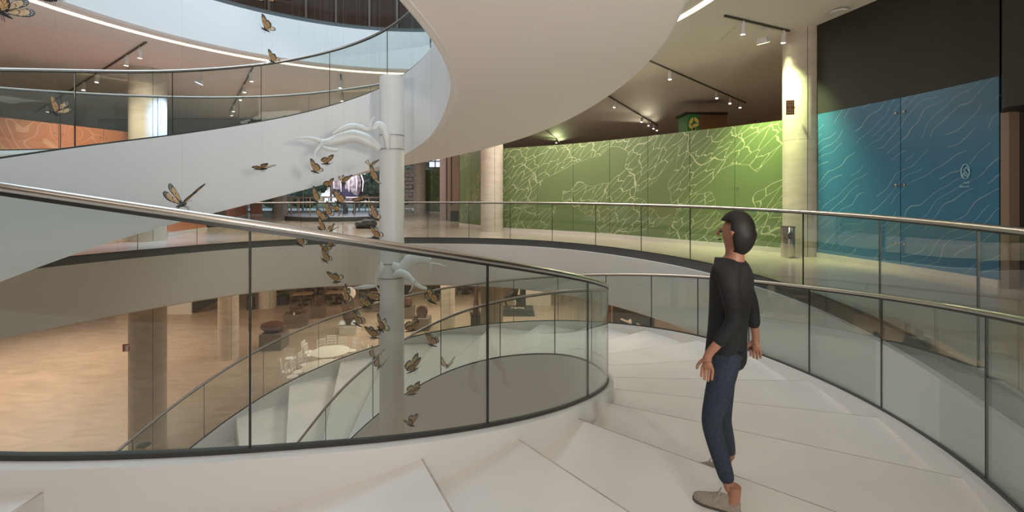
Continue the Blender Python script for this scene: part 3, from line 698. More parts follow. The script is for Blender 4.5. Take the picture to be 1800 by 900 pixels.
# stone lattice screen right of the white column
t = thing('lattice_screen', 'pale pierced lattice screen right of the white column, lit from behind', 'screen', (-6.95, 32.6, FL1))
rnd = random.Random(3)
mb = MB()
for r_ in range(16):
    for c in range(5):
        if rnd.random() < .36 and r_ > 9 or rnd.random() < .15: continue
        mb.box((-.62 + c * .3 + .15 * (r_ % 2) * .5, 0, .15 + r_ * .28), (.27, .12, .22), 0)
mb.build('stone_blocks', M['lattice'], t, smooth=0)
mb = MB()
for c in range(5): mb.box((-.76 + c * .38, .07, 2.3), (.03, .04, 4.6))
mb.build('steel_bars', M['mullion'], t, smooth=0)
# small clerestory grid window over the far green wall
t = thing('grid_window', 'small bright gridded window above the far green wall', 'window', (-5.05, 31.2, 1.85))
mb = MB(); mb.box((0, .1, .65), (1.3, .02, 1.3)); mb.build('pane', mat('window_daylight', (.8, .85, .9), .5, emit=(.85, .9, 1), es=.8), t, smooth=0)
mb = MB()
for k in range(4): mb.box((-.65 + k * .433, 0, .65), (.06, .08, 1.3)); mb.box((0, 0, k * .433), (1.3, .08, .07))
mb.build('grille', M['track'], t, smooth=0)

# kiosk top with green flower print behind the green wall
t = thing('kiosk', 'tall brown kiosk with a green flower-print side behind the green wall', 'kiosk', (7.05, 17.0, FL1))
mb = MB(); mb.box((.25, 0, 2.1), (1.05, .9, 4.2)); mb.build('cabinet', M['kiosk_brown'], t, smooth=0)
mb = MB(); mb.box((-.48, -.05, 2.1), (.42, .9, 4.2)); mb.build('printed_side', M['kiosk_green'], t, smooth=0)
mb = MB(); mb.box((0, -.02, 4.24), (1.55, 1.0, .07)); mb.build('lid', M['black_wall'], t, smooth=0)
for (x, z, a, l) in ((-.55, 3.95, 1.1, .16), (-.40, 3.80, .3, .15), (-.52, 3.72, -.6, .18), (-.46, 3.6, 1.6, .13), (-.36, 3.98, 2.2, .14)):
    mb = MB(); pts = [(x + math.cos(a) * l * s + math.sin(a) * w2, -.505, z + math.sin(a) * l * s - math.cos(a) * w2) for s, w2 in ((-1, 0), (-.3, .06), (.5, .05), (1, 0), (.5, -.05), (-.3, -.06))]
    mb.add(pts + [(q[0], q[1] + .006, q[2]) for q in pts], [tuple(range(6)), tuple(range(11, 5, -1))] + [(i, (i + 1) % 6, 6 + (i + 1) % 6, 6 + i) for i in range(6)]); mb.build('petal', M['kiosk_yellow'], t, smooth=0)
for x in (.0, .2, .35, .6):
    mb = MB(); mb.lathe([(.0, 0), (.09, .02), (.05, .12), (0, .2)], (x, -.46, 3.45 + .06 * math.sin(x * 9)), 10, cap=False, sy=.1); mb.build('printed_figure', M['terracotta'], t)

# ------------------------------------------------------------------ ceiling fittings
def head(mb_b, mb_l, p, tilt=(0, 0), L=.20, r_=.052):
    pass
def track_light(label, a, b, heads, L=.21, power=22, tgt=None, col=(1, .82, .62), r_=.05, lens_on=None):
    A, B = Vector(a), Vector(b); t = thing('track_light', label, 'track light', (A + B) / 2, 0, 'ceiling track lights'); parts = []
    dz = Vector((0, 0, -.018))
    mb = MB(); mb.bar(A + dz, B + dz, .035, .032); parts.append(mb.build('track', M['track'], smooth=0))
    for i, f_ in enumerate(heads):
        p = A.lerp(B, f_) + Vector((0, 0, -.034)); rnd = random.Random(i * 7 + int(A.x * 10))
        d = Vector((rnd.uniform(-.12, .12), rnd.uniform(-.12, .12), -1)).normalized()
        if tgt: d = (Vector(tgt[i % len(tgt)]) - p).normalized(); d = (d * .35 + Vector((0, 0, -1))).normalized()
        s = p + Vector((0, 0, -.05))
        mb = MB(); mb.tube([s, s + d * L], r_, 18); mb.bar(p + Vector((0, 0, .01)), p + Vector((0, 0, -.09)), .03, .03); hd = mb.build('lamp_head', M['lamp_white']); parts.append(hd)
        mb = MB(); mb.tube([s + d * (L + .001), s + d * (L + .006)], r_ * .82, 18); ln = mb.build('lamp_lens', M['lens']); parts.append(ln)
        ln.parent = hd
        e = s + d * (L + .03)
        if power: spot('track_spot', e, (Vector(tgt[i % len(tgt)]) if tgt else e + d), power * 6, col, 82, 1.0)
    for p in parts:
        if p.parent is None: p.parent = t
    bpy.context.view_layer.update(); world_parts(t, parts); return t
CZ = CE1
PX0, PY0 = onz(610, 384, FL1)[:2]
T1 = (onz(1274, 26, CZ), onz(1388, 53, CZ))
track_light('short ceiling track light with two lit heads near the large lit column', *T1, (.27, .90), power=13, tgt=[(4.9, 11.2, 0.4), (5.4, 10.3, -.2)], col=(.95, 1, .62))
track_light('ceiling track light with four heads in front of the flower kiosk', onz(1140, 105, CZ), onz(1311, 180, CZ), (.16, .62, .78, .92), power=60, tgt=[(4.4, 11.9, .6), (4.4, 12.0, -.2), (5.0, 11.6, -.6), (4.6, 11.9, -1)], col=(1, .93, .66))
track_light('ceiling track light with five small heads over the middle of the green wall', onz(1070, 168, CZ), onz(1156, 220, CZ), (.10, .60, .76, .9, .99), power=35, tgt=[(0, 15.6, .5), (1.5, 15, .5), (2.5, 14.2, .5), (-.7, 15.8, .6), (1, 15.2, .3)], col=(1, .9, .6))
track_light('far ceiling track light showing two heads beside the curved underside', onz(962, 230, CZ), onz(989, 252, CZ), (.55, .85), power=30, tgt=[(-.9, 16, 1.2), (-.6, 15.9, 1.0)], col=(.85, 1, .45))
track_light('long ceiling track light at far left crossing above the orange wall', onz(257, 73, CZ), onz(60, 198, CZ), (.03, .10, .29, .40, .80), power=60, tgt=[(-11.0, 13, .6), (-11.6, 12, .5), (-12, 11, .3), (-12, 11.5, .5), (-20, 20, 1)], col=(1, .82, .62))
track_light('ceiling track light with five heads behind the upper glass balustrade', onz(447, 112, CZ), onz(404, 196, CZ), (.10, .30, .47, .77, .9), power=45)
track_light('two-headed ceiling track light near the top of the white column', onz(599, 130, CZ), onz(602, 172, CZ), (.15, .75), power=45)
track_light('unseen added track light brightening the round platform, hidden by the stair band', (PX0 - 1.2, PY0 - 4.5, CZ), (PX0 + 1.6, PY0 - 4.5, CZ), (.1, .5, .9), power=45, tgt=[(PX0, PY0, .4)], col=(1, .97, .95))  # made-up track light, added to light the egg sculpture
def floodlight(label, p, d, col, power, size=.24):
    t = thing('floodlight', label, 'floodlight', p); d = Vector(d).normalized()
    mb = MB(); mb.tube([(0, 0, 0), (0, 0, -.03)], .06, 16); mb.build('ceiling_rose', M['lamp_white'], t)
    s = Vector((d.y, -d.x, 0)).normalized() * size / 2
    c = Vector((0, 0, -.26)) + d * .02
    mb = MB(); mb.tube([(s.x * .35, s.y * .35, -.03), (s.x, s.y, -.10), (s.x, s.y, c.z)], .010, 8); mb.tube([(-s.x * .35, -s.y * .35, -.03), (-s.x, -s.y, -.10), (-s.x, -s.y, c.z)], .010, 8); mb.build('yoke', M['lamp_white'], t)
    up = Vector((0, 0, 1)); x = s.normalized(); y = x.cross(d).normalized()
    P = [c + d * k * .06 + x * i * size * .46 * (1 if k > 0 else .8) + y * j * size * .36 * (1 if k > 0 else .7) for k in (-1, 1) for i, j in ((-1, -1), (1, -1), (1, 1), (-1, 1))]
    mb = MB(); mb.add(P, [(3, 2, 1, 0), (4, 5, 6, 7), (0, 1, 5, 4), (1, 2, 6, 5), (2, 3, 7, 6), (3, 0, 4, 7)]); h_ = mb.build('lamp_housing', M['lamp_white'], t, smooth=0)
    P = [c + d * (.061 + k * .004) + x * i * size * .40 + y * j * size * .30 for k in (0, 1) for i, j in ((-1, -1), (1, -1), (1, 1), (-1, 1))]
    mb = MB(); mb.add(P, [(3, 2, 1, 0), (4, 5, 6, 7), (0, 1, 5, 4), (1, 2, 6, 5), (2, 3, 7, 6), (3, 0, 4, 7)]); l_ = mb.build('lamp_glass', mat('flood_lens', (1, 1, 1), .3, emit=col, es=6), h_, smooth=0)
    q = Vector(p) + c + d * .12
    spot('flood_spot', q, q + d, power * 4, col, 88, .9, .06)
    return t
floodlight('grey yoke-mounted floodlight on the ceiling between two track heads', onz(1341, 47, CZ), Vector((6.1, 10.2, .3)) - onz(1341, 47, CZ), (.78, 1.0, .42), 210)
floodlight('tilted blue-white floodlight on the ceiling beside the left column', onz(352, 126, CZ), Vector((-9.9, 12.6, 1.0)) - onz(352, 126, CZ), (.30, .52, 1.0), 320)
t = thing('smoke_detector', 'small white disc detector on the ceiling above the black wall', 'detector', onz(1474, 17, CZ))
mb = MB(); mb.lathe([(.05, -.002), (.05, -.025)], n=24); mb.build('base_ring', M['black_wall'], t)
mb = MB(); mb.lathe([(.13, -.025), (.15, -.035), (.145, -.06), (.06, -.065)], n=32); mb.build('cover', M['lamp_white'], t)

# column plaque, bin, fire sign
pl = at(1389, 189, 9.40); t = thing('plaque', 'brown plaque with pale glyphs projecting from the large lit column', 'sign', pl, R(-8))
mb = MB(); mb.box((0, 0, 0), (.16, .012, .30)); mb.build('plate', M['sign_brown'], t, smooth=0)
rnd = random.Random(5)
for r_ in range(5):
    for c in range(3):
        if (r_, c) in ((2, 0), (2, 2)): continue
        mb = MB(); x, z = -.045 + c * .042, .11 - r_ * .052
        mb.box((x, -.008, z), (.026, .004, .008)); mb.box((x + rnd.uniform(-.008, .008), -.008, z - .012), (.008, .004, .028)); mb.build('glyph', M['sign_tan'], t, smooth=0)
mb = MB(); mb.box((.09, .03, 0), (.03, .05, .02)); mb.build('bracket', M['sign_brown'], t, smooth=0)
bp = onz(1385, 452, FL1); t = thing('litter_bin', 'round stainless steel litter bin with a side opening beside the large lit column', 'bin', bp, R(15))
mb = MB(); mb.lathe([(.125, 0), (.13, .02), (.13, .60), (.128, .62)], n=40); mb.build('body', M['stainless'], t)
mb = MB(); mb.lathe([(.137, .62), (.137, .635), (.02, .64)], n=40); mb.build('rim', M['dark_metal'], t)
mb = MB(); mb.tube([(-.06, -.105, .45), (-.072, -.130, .45)], .075, 24); o = mb.build('opening', M['rubber'], t)
mb = MB(); mb.tube([(-.06 - .012 + .07 * math.cos(a), -.133 - .02 * math.cos(a), .45 + .07 * math.sin(a)) for a in [2 * PI * k / 20 for k in range(21)]], .006, 6); mb.build('opening_ring', M['stainless'], o)
p0 = onz(217, 815, GROUND); t = thing('litter_bin', 'grey cylindrical litter bin at the foot of the left ground column', 'bin', (-9.35, 11.55, GROUND), R(20))
mb = MB(); mb.lathe([(.16, 0), (.165, .02), (.165, .62), (.16, .64)], n=40); mb.build('body', M['stainless'], t)
mb = MB(); mb.lathe([(.158, .63), (.158, .642), (.02, .642)], n=40); mb.build('lid', M['dark_metal'], t)
fs = at(223.5, 611, 12.35); t = thing('fire_sign', 'small red sign with white extinguisher symbol projecting from the left ground column', 'sign', fs, R(20))
mb = MB(); mb.box((0, 0, 0), (.20, .012, .20)); mb.build('plate', M['red'], t, smooth=0)
mb = MB(); mb.box((-.005, -.009, -.02), (.07, .004, .12)); mb.box((.03, -.009, .06), (.09, .004, .03)); mb.box((-.03, -.009, .05), (.02, .004, .04)); mb.build('symbol', M['sign_white'], t, smooth=0)

# logo on the blue wall (reads mirrored, as in the place)
t = thing('wall_logo', 'small mirrored mountain emblem with two lines of pale lettering on the blue wall', 'logo', (0, 0, 0))
u0w, v0w = 1696.5, 301
Pb = Path(bluep)
def blue_at(u):
    best = min((abs(U0 + F * Pb.at(Pb.a[-1] * k / 300).x / Pb.at(Pb.a[-1] * k / 300).y - u), k) for k in range(301))[1]
    return Pb.at(Pb.a[-1] * best / 300)
cpt = blue_at(1697); e = (blue_at(1710) - blue_at(1684)).normalized(); nn = Vector((-e.y, e.x)); nn = -nn if nn.dot(cpt) > 0 else nn
ex = Vector((e.x, e.y, 0)); n3 = Vector((nn.x, nn.y, 0)); org = Vector((cpt.x, cpt.y, 0)) + n3 * .012
def lp(u, v):   # wall point seen at photo pixel: intersection with the local wall plane
    d = Vector(((u - U0) / F, 1, (V0 - v) / F)); k = org.dot(n3) / d.dot(n3); return d * k
t.location = lp(1697, 305)
def px2(x, y): return (1675 + x / 18.0, 280 + y / 18.0)
lines = [[(340, 165), (430, 155), (520, 280), (520, 480), (450, 600), (335, 600), (265, 500), (265, 300), (340, 165)], [(345, 370), (420, 245), (480, 320), (515, 385)], [(290, 515), (390, 385), (480, 500)], [(330, 450), (385, 490), (375, 535)], [(385, 490), (440, 520), (460, 560)], [(300, 510), (330, 560)]]
parts = []
for L_ in lines:
    mb = MB()
    for a, b in zip(L_[:-1], L_[1:]): mb.bar(lp(*px2(*a)), lp(*px2(*b)), .008, .008)
    parts.append(mb.build('emblem_line', M['logo'], smooth=0))
def letters(txt, u_right, v_mid, hpx):
    cu = bpy.data.curves.new('lettering', 'FONT'); cu.body = txt; cu.size = 1; cu.extrude = .02; cu.align_x = 'LEFT'
    o = bpy.data.objects.new('lettering', cu); COL.objects.link(o); bpy.context.view_layer.update()
    me = bpy.data.meshes.new_from_object(o); bpy.data.objects.remove(o)
    h = (lp(u_right, v_mid - hpx / 2) - lp(u_right, v_mid + hpx / 2)).z; O = lp(u_right, v_mid + hpx / 2)
    for v in me.vertices:
        x, y, z = v.co; v.co = O - ex * x * h * 1.35 + Vector((0, 0, 1)) * y * h * 1.35 + n3 * z * .1
    me.materials.clear(); me.materials.append(M['logo'])
    q = bpy.data.objects.new('lettering', me); COL.objects.link(q); return q
parts.append(letters('Ropa', 1704, 320.5, 3.4)); parts.append(letters('divertida', 1704, 327.5, 3.4))
for p in parts: p.parent = t
bpy.context.view_layer.update(); world_parts(t, parts)

# ------------------------------------------------------------------ round platform with the egg sculpture, rock
pc = onz(610, 384, FL1); PX, PY = pc.x, pc.y; PR = 3.0
t = thing('round_platform', 'low round blue-grey platform ringed by a steel post railing', 'platform', (PX, PY, FL1))
mb = MB(); mb.lathe([(PR, 0), (PR, .22), (PR - .03, .25)], n=64); mb.build('deck', M['platform'], t)
mb = MB(); mb.lathe([(PR + .02, .0), (PR + .02, .20), (PR + .002, .21)], n=64, cap=False); mb.build('skirt', M['dark_metal'], t)
for k in range(26):
    a = 2 * PI * k / 26 + .1; mb = MB(); mb.tube([((PR - .1) * math.cos(a), (PR - .1) * math.sin(a), .24), ((PR - .1) * math.cos(a), (PR - .1) * math.sin(a), 1.15)], .028, 8); mb.build('railing_post', M['jamb'], t)
for zz_ in (1.15,):
    mb = MB(); mb.tube([((PR - .1) * math.cos(2 * PI * k / 60), (PR - .1) * math.sin(2 * PI * k / 60), zz_) for k in range(61)], .03, 8); mb.build('railing_top', M['steel'], t)
t = thing('egg_sculpture', 'glossy lilac domed sculpture on dark legs standing on the round platform', 'sculpture', (PX + .02, PY, FL1 + .25)); t.scale = (.84, .84, .92)
sh = MB(); n = 36
def dome(k0, k1, sx_, nm, m, zoff=0, sc=1.0):
    mb = MB(); prof = []
    V = []; rows = 14
    for i in range(rows + 1):
        th_ = PI * i / rows
        for j in range(n + 1):
            a = k0 + (k1 - k0) * j / n
            rr = (1.12 * math.sin(th_) ** .8) * sc; z = 1.75 + 1.0 * math.cos(th_)
            for s in (0,): V.append((sx_ * rr * math.cos(a), rr * .8 * math.sin(a) * sx_, z + zoff))
    Fc = [(i * (n + 1) + j, i * (n + 1) + j + 1, (i + 1) * (n + 1) + j + 1, (i + 1) * (n + 1) + j) for i in range(rows) for j in range(n)]
    mb.add(V, Fc); o_ = mb.build(nm, m, t); md = o_.modifiers.new('thick', 'SOLIDIFY'); md.thickness = .07; md.offset = -1; return o_
dome(R(205), R(262), 1, 'left_shell', M['crystal']); dome(R(278), R(335), 1, 'right_shell', M['crystal']); dome(R(20), R(160), 1, 'rear_shell', M['crystal_dark'])
mb = MB(); mb.tube([(0, -.5, 0), (.03, -.55, .9), (0, -.6, 1.7), (0, -.5, 2.3)], [.08, .14, .12, .04], 12); mb.build('front_stem', M['dark_metal'], t)
mb = MB(); mb.lathe([(.45, .85), (.8, 1.0), (.9, 1.4), (.5, 1.9), (.1, 2.1)], n=30); mb.build('core', M['crystal_dark'], t)
mb = MB(); mb.lathe([(.02, .3), (.35, .62), (.5, .95), (.3, 1.3)], (0, -.3, 0), n=24); mb.build('lower_bulb', M['crystal'], t)
for (x, y) in ((-.55, -.2), (.6, -.15), (-.2, .5), (.3, .5)):
    mb = MB(); mb.tube([(x * .8, y * .8, 0), (x, y, .5), (x, y, 1.1)], [.06, .05, .05], 8); mb.build('leg', M['dark_metal'], t)
for k in range(7):
    a = R(200 + k * 23); mb = MB(); mb.tube([(1.15 * math.cos(a) * s, 1.0 * math.sin(a) * s, z) for s, z in ((1.02, 1.3), (1.08, 1.9), (.85, 2.5), (.4, 2.85))], [.03, .05, .05, .02], 8); mb.build('rib', M['white_resin'], t)
rp = onz(645, 401, FL1); bm = bmesh.new(); bmesh.ops.create_icosphere(bm, subdivisions=4, radius=1)
rnd = random.Random(9)
from mathutils import noise
for v in bm.verts:
    q = v.co.copy(); k = 1 + .28 * noise.noise(q * 1.7) + .09 * noise.noise(q * 6); v.co = Vector((q.x * .42 * k, q.y * .30 * k, max(-.04, q.z * .21 * k + .09)))
me = bpy.data.meshes.new('rock'); bm.to_mesh(me); bm.free(); me.materials.append(M['rock']); me.shade_smooth()
o = bpy.data.objects.new('black_rock', me); COL.objects.link(o); o.location = (rp.x, rp.y, FL1 + .04); tag(o, 'rough black rock lying on the gallery floor in front of the round platform', 'rock')
o = thing('shrub_planter', 'dark low planter and stools inside the dark doorway', 'planter', tuple(onz(797, 388, FL1)))
mb = MB(); mb.box((.12, -.5, .25), (.35, .3, .5)); mb.build('box', M['dark_metal'], o, smooth=0)
mb = MB(); mb.tube([(-.02, -.55, 0), (-.02, -.55, .75)], .03, 8); mb.build('post', M['steel'], o)

# ------------------------------------------------------------------ ground hall things
def at0(u, v): return onz(u, v, GROUND)
def pedestal(label, u, v, w_, d_, h_, rz=0, m='pedestal', group='display pedestals in the ground hall'):
    p = at0(u, v); o_ = MB(); o_.box((0, 0, h_ / 2), (w_, d_, h_), 0)
    q = o_.build('pedestal', M[m], smooth=0, loc=(p.x, p.y + d_ / 2, GROUND)); q.rotation_euler = (0, 0, rz)
    b_ = MB(); b_.box((0, 0, .02), (w_ * .96, d_ * .96, .04)); 
    return tag(q, label, 'pedestal', group), Vector((p.x, p.y + d_ / 2, GROUND + h_))
def clay(name, label, loc, prof, sx_=1, rz=0, m='terracotta', extra=None, cat='pottery'):
    t_ = thing(name, label, cat, loc, rz)
    mb_ = MB(); mb_.lathe(prof, n=36, sx=sx_, cap=True); mb_.build('body', M[m], t_)
    if extra: extra(t_)
    return t_
q, c = pedestal('taupe block pedestal carrying the long brown clay form, leftmost', 473, 617, .95, .9, .72, .08)
def ex1(t_):
    mb_ = MB(); mb_.tube([(.30, -.1, .2), (.5, -.15, .25), (.58, -.16, .22)], [.13, .09, .05], 12); mb_.build('spout', M['terracotta'], t_)
clay('clay_vessel', 'long rounded brown clay form lying on the leftmost pedestal', (c.x - .05, c.y, c.z), [(.05, 0), (.28, .05), (.42, .22), (.38, .38), (.20, .46), (.02, .47)], 1.35, extra=ex1)
q, c = pedestal('broad taupe pedestal under the horned clay bowl', 513, 578, 1.12, 1.0, .70, .35)
def ex2(t_):
    for a in (.5, 2.6, 3.9, 5.4):
        mb_ = MB(); mb_.tube([(.26 * math.cos(a), .2 * math.sin(a), .22), (.31 * math.cos(a), .24 * math.sin(a), .36), (.29 * math.cos(a), .22 * math.sin(a), .44)], [.07, .05, .01], 8); mb_.build('horn', M['terracotta'], t_)
clay('horned_bowl', 'small brown clay bowl with pointed horns on the broad pedestal', (c.x, c.y, c.z), [(.2, 0), (.30, .05), (.32, .18), (.29, .25), (.24, .20)], 1, extra=ex2)
mb = MB(); mb.box((0, -.0, .06), (.07, .02, .13)); tag(mb.build('caption_card', M['sign_white'], smooth=0, loc=(c.x + .08, c.y - .42, c.z)), 'tiny white caption card in front of the horned clay bowl', 'card')
q, c = pedestal('taupe cube pedestal under the round clay disc, right of the horned bowl', 556, 560, .70, .65, .64, .25)
def ex3(t_):
    mb_ = MB(); mb_.tube([(0, .0, .20), (0, .09, .20)], .24, 28); mb_.build('disc', M['terracotta'], t_)
clay('clay_disc', 'round brown clay disc on a small foot on the cube pedestal', (c.x + .05, c.y, c.z), [(.14, 0), (.14, .04), (.05, .06)], 1, extra=ex3)
q, c = pedestal('pale pedestal under the big tilted clay jar', 611, 588, .86, .8, .40, .02, 'pedestal_light')
def ex4(t_):
    mb_ = MB(); mb_.box((.12, 0, .42), (.42, .36, .84)); mb_.build('block', M['terracotta'], t_, smooth=0)
clay('clay_jar', 'big reddish-brown clay jar fused with a tall block on the pale pedestal', (c.x, c.y, c.z), [(.12, 0), (.24, .08), (.38, .40), (.30, .66), (.10, .74)], 1, extra=ex4)
for s in (-1, 1):
    mb = MB(); mb.lathe([(.03, 0), (.16, .03), (.20, .10), (.12, .24), (.03, .28)], (0, 0, 0), 16); tag(mb.build('white_lump', M['white_resin'], loc=(c.x + .31 * s - .02, c.y - .22, c.z)), 'bright white rounded lump %s the big clay jar' % ('left of' if s < 0 else 'right of'), 'ornament')
q, c = pedestal('narrow grey pedestal behind the big clay jar, holding a white disc', 612, 556, .68, .5, .90, 0)
mb = MB(); mb.tube([(0, .05, .36), (0, -.03, .36)], [.38, .36], 32); mb.tube([(0, 0, 0), (0, 0, .1)], .14, 12); tag(mb.build('white_disc', M['table_white'], loc=(c.x - .05, c.y, c.z)), 'bright white upright disc on the narrow grey pedestal', 'sculpture')
q, c = pedestal('green-grey low pedestal just left of the white column', 656, 549, .78, .6, .50, .1)
mb = MB(); mb.box((0, 0, .14), (.3, .12, .28)); mb.box((.16, .05, .2), (.12, .1, .4)); tag(mb.build('pale_block', M['pedestal_light'], smooth=0, loc=(c.x - .05, c.y, c.z)), 'small pale block form on the low pedestal left of the white column', 'sculpture')
q, c = pedestal('taupe pedestal half hidden by the right side of the white column', 714, 561, .72, .7, .62, 0)
clay('clay_pot', 'brown oval clay pot half hidden behind the white column', (c.x + .02, c.y, c.z), [(.1, 0), (.24, .12), (.27, .32), (.18, .5), (.05, .54)])
q, c = pedestal('taupe pedestal under the ring-shaped clay piece', 739, 582, .84, .8, .62, 0)
t = thing('clay_ring', 'brown clay ring standing on the pedestal right of the white column', 'sculpture', (c.x, c.y, c.z))
mb = MB(); mb.tube([(.24 * math.cos(a), 0, .30 + .24 * math.sin(a)) for a in [2 * PI * k / 32 for k in range(33)]], .07, 12); mb.build('ring', M['terracotta'], t)
mb = MB(); mb.tube([(0, .03, .30), (0, -.02, .30)], .2, 24); mb.build('face', M['terracotta'], t)
mb = MB(); mb.box((-.12, 0, .03), (.7, .35, .06)); mb.build('foot', M['terracotta'], t)
# cone in dark planter
p = at0(837, 574); t = thing('cone_sculpture', 'tall thin reddish cone rising from a dark pointed pot', 'sculpture', (p.x, p.y, GROUND))
mb = MB(); mb.lathe([(.24, 0), (.30, .08), (.29, .55), (.33, .70)], n=8); mb.build('pot', M['dark_metal'], t, smooth=0)
for s in (-1, 1):
    mb = MB(); mb.tube([(.26 * s, 0, .6), (.29 * s, 0, .75), (.30 * s, 0, .86)], [.06, .04, .005], 6); mb.build('pot_ear', M['dark_metal'], t)
mb = MB(); mb.lathe([(.20, .68), (.14, 1.2), (.08, 1.75), (.01, 2.25)], n=24); mb.build('cone', M['terracotta'], t)
# dark statue on slab
p = at0(911, 556); t = thing('dark_statue', 'dark bronze group of limbs and a block on a flat black base', 'statue', (p.x, p.y + .6, GROUND))
mb = MB(); mb.box((0, 0, .17), (1.9, 1.3, .34), top=.92); mb.build('base_slab', M['dark_metal'], t, smooth=0)
mb = MB(); mb.box((.28, .1, 1.25), (.34, .34, 1.85)); mb.build('block', M['dark_metal'], t, smooth=0)
mb = MB(); mb.tube([(-.8, 0, .95), (-.5, 0, 1.05), (-.2, 0, 1.25), (-.05, 0, 1.7), (0, 0, 2.1)], [.12, .2, .2, .15, .12], 14); mb.build('torso', M['dark_metal'], t)
for x0_, x1_ in ((-.65, -.75), (-.12, -.05), (.0, .08)):
    mb = MB(); mb.tube([(x0_, 0, 1.1), (x1_, -.05, .7), (x0_ + .02, .0, .34)], [.10, .06, .05], 10); mb.build('limb', M['dark_metal'], t)
mb = MB(); rnd = random.Random(2)
for k in range(9): mb.tube([(-.4 + k * .09, -.25 + rnd.uniform(-.1, .1), .36), (-.36 + k * .09, -.25, .42)], [.05, .03], 6)
mb.build('rubble', M['pedestal_light'], t)
# dark stall under the stair at right
p = at0(1112, 576); t = thing('dark_panel_stand', 'dark screen standing on the ground floor, seen under the gallery edge at right', 'screen', (p.x, p.y, GROUND))
mb = MB(); mb.box((.0, 0, .95), (2.1, .12, 1.9)); mb.build('panel', M['dark_metal'], t, smooth=0)
mb = MB(); mb.box((.98, -.1, .95), (.14, .5, 1.9)); mb.build('side', M['black_wall'], t, smooth=0)
mb = MB(); mb.tube([(-.7, -.35, .55), (-.35, -.38, .42), (-.2, -.35, .42)], [.05, .05, .14], 12); mb.tube([(.1, -.38, .33), (.5, -.40, .12)], .035, 8); mb.build('pale_implements', M['plinth'], t)
mb = MB(); mb.box((p.x - 1.35, p.y + .2, GROUND + 1.0), (.5, .3, 2.0)); struct(mb.build('wall_north', M['terracotta'], smooth=0))
mb = MB(); mb.box((at0(939, 560).x, at0(939, 560).y + 3, GROUND + 1.6), (2.4, .2, 3.2)); struct(mb.build('wall_north', M['plinth']))
# cream booth wall and dark ramp at the back left
p = at0(320, 552); t = thing('booth_wall', 'low cream booth wall at the back of the ground hall left', 'booth', (p.x, p.y, GROUND))
mb = MB(); mb.box((-1.6, 0, .55), (4.4, .15, 1.1)); mb.build('panel', M['plinth'], t, smooth=0)
mb = MB(); mb.add([(.6, 0, 1.1), (.6, .0, .05), (2.6, 1.5, 1.1), (.6, .1, 1.1), (.6, .1, .05), (2.6, 1.6, 1.1)], [(0, 1, 2), (3, 5, 4), (0, 2, 5, 3), (1, 4, 5, 2), (0, 3, 4, 1)]); mb.build('dark_side', M['dark_metal'], t, smooth=0)

# plants
def planter(label, u, v, w_, h_, seed):
    p = at0(u, v); t_ = thing('planter', label, 'planter', (p.x, p.y + w_ / 2, GROUND), .2)
    mb_ = MB(); mb_.box((0, 0, h_ / 2), (w_, w_, h_), top=1.03); mb_.build('box', M['dark_metal'], t_, smooth=0)
    rr = random.Random(seed); mb_ = MB()
    for k in range(26):
        a = rr.uniform(0, 2 * PI); l = rr.uniform(.25, .55); x, y = rr.uniform(-.15, .15), rr.uniform(-.15, .15)
        mb_.tube([(x, y, h_), (x + .1 * math.cos(a), y + .1 * math.sin(a), h_ + l * .6), (x + .28 * math.cos(a), y + .28 * math.sin(a), h_ + l * .8)], [.012, .03, .004], 5, flat=.3)
    mb_.build('leaves', M['plant'], t_)
planter('dark plant box with sparse leaves left of the front wooden table', 495, 537, .55, .60, 1)
planter('dark plant box near the far left round column', 438, 545, .35, .75, 2)
planter('dark plant pot beside a bright post right of the white column', 714, 519, .55, .8, 3)

# dark wooden chairs and oak tables
def make_dark_chair():
    t_ = thing('dining_chair', '', 'chair')
    mb_ = MB(); mb_.box((0, 0, .45), (.44, .42, .04)); mb_.build('seat', M['dark_wood'], t_, smooth=0)
    for sx_ in (-1, 1):
        mb_ = MB(); mb_.tube([(sx_ * .19, -.18, .44), (sx_ * .22, -.23, 0)], [.02, .014], 6); mb_.build('leg', M['dark_wood'], t_)
        mb_ = MB(); mb_.tube([(sx_ * .19, .18, .44), (sx_ * .22, .25, 0)], [.02, .014], 6); mb_.build('leg', M['dark_wood'], t_)
    mb_ = MB(); mb_.tube([(-.20, .18, .44), (-.24, .20, .62), (-.22, .22, .74), (0, .30, .80), (.22, .22, .74), (.24, .20, .62), (.20, .18, .44)], .022, 6); mb_.build('curved_back', M['dark_wood'], t_)
    mb_ = MB(); mb_.box((0, .27, .66), (.34, .03, .16)); mb_.build('back_panel', M['dark_wood'], t_, smooth=0)
    return t_
dproto = make_dark_chair(); dused = [False]
bpy.context.view_layer.update()
def put(proto, used, loc, rz, label, group):
    if not used[0]: o_ = proto; used[0] = True
    else: o_ = copy_tree(proto)
    o_.location = loc; o_.rotation_euler = (0, 0, rz); o_['label'] = label; o_['group'] = group; return o_
tables = [(528, 539, .3, 'the front oak table'), (588, 536, .1, 'the oak table above the clay jar'), (478, 524, .2, 'the leftmost far table'), (555, 519, .15, 'the table behind the front one'),
          (650, 520, 0, 'the farthest table before the column'), (662, 538, .1, 'the table hidden by the column'), (763, 524, 0, 'the table right of the column'), (818, 518, 0, 'the table left of the cone')]
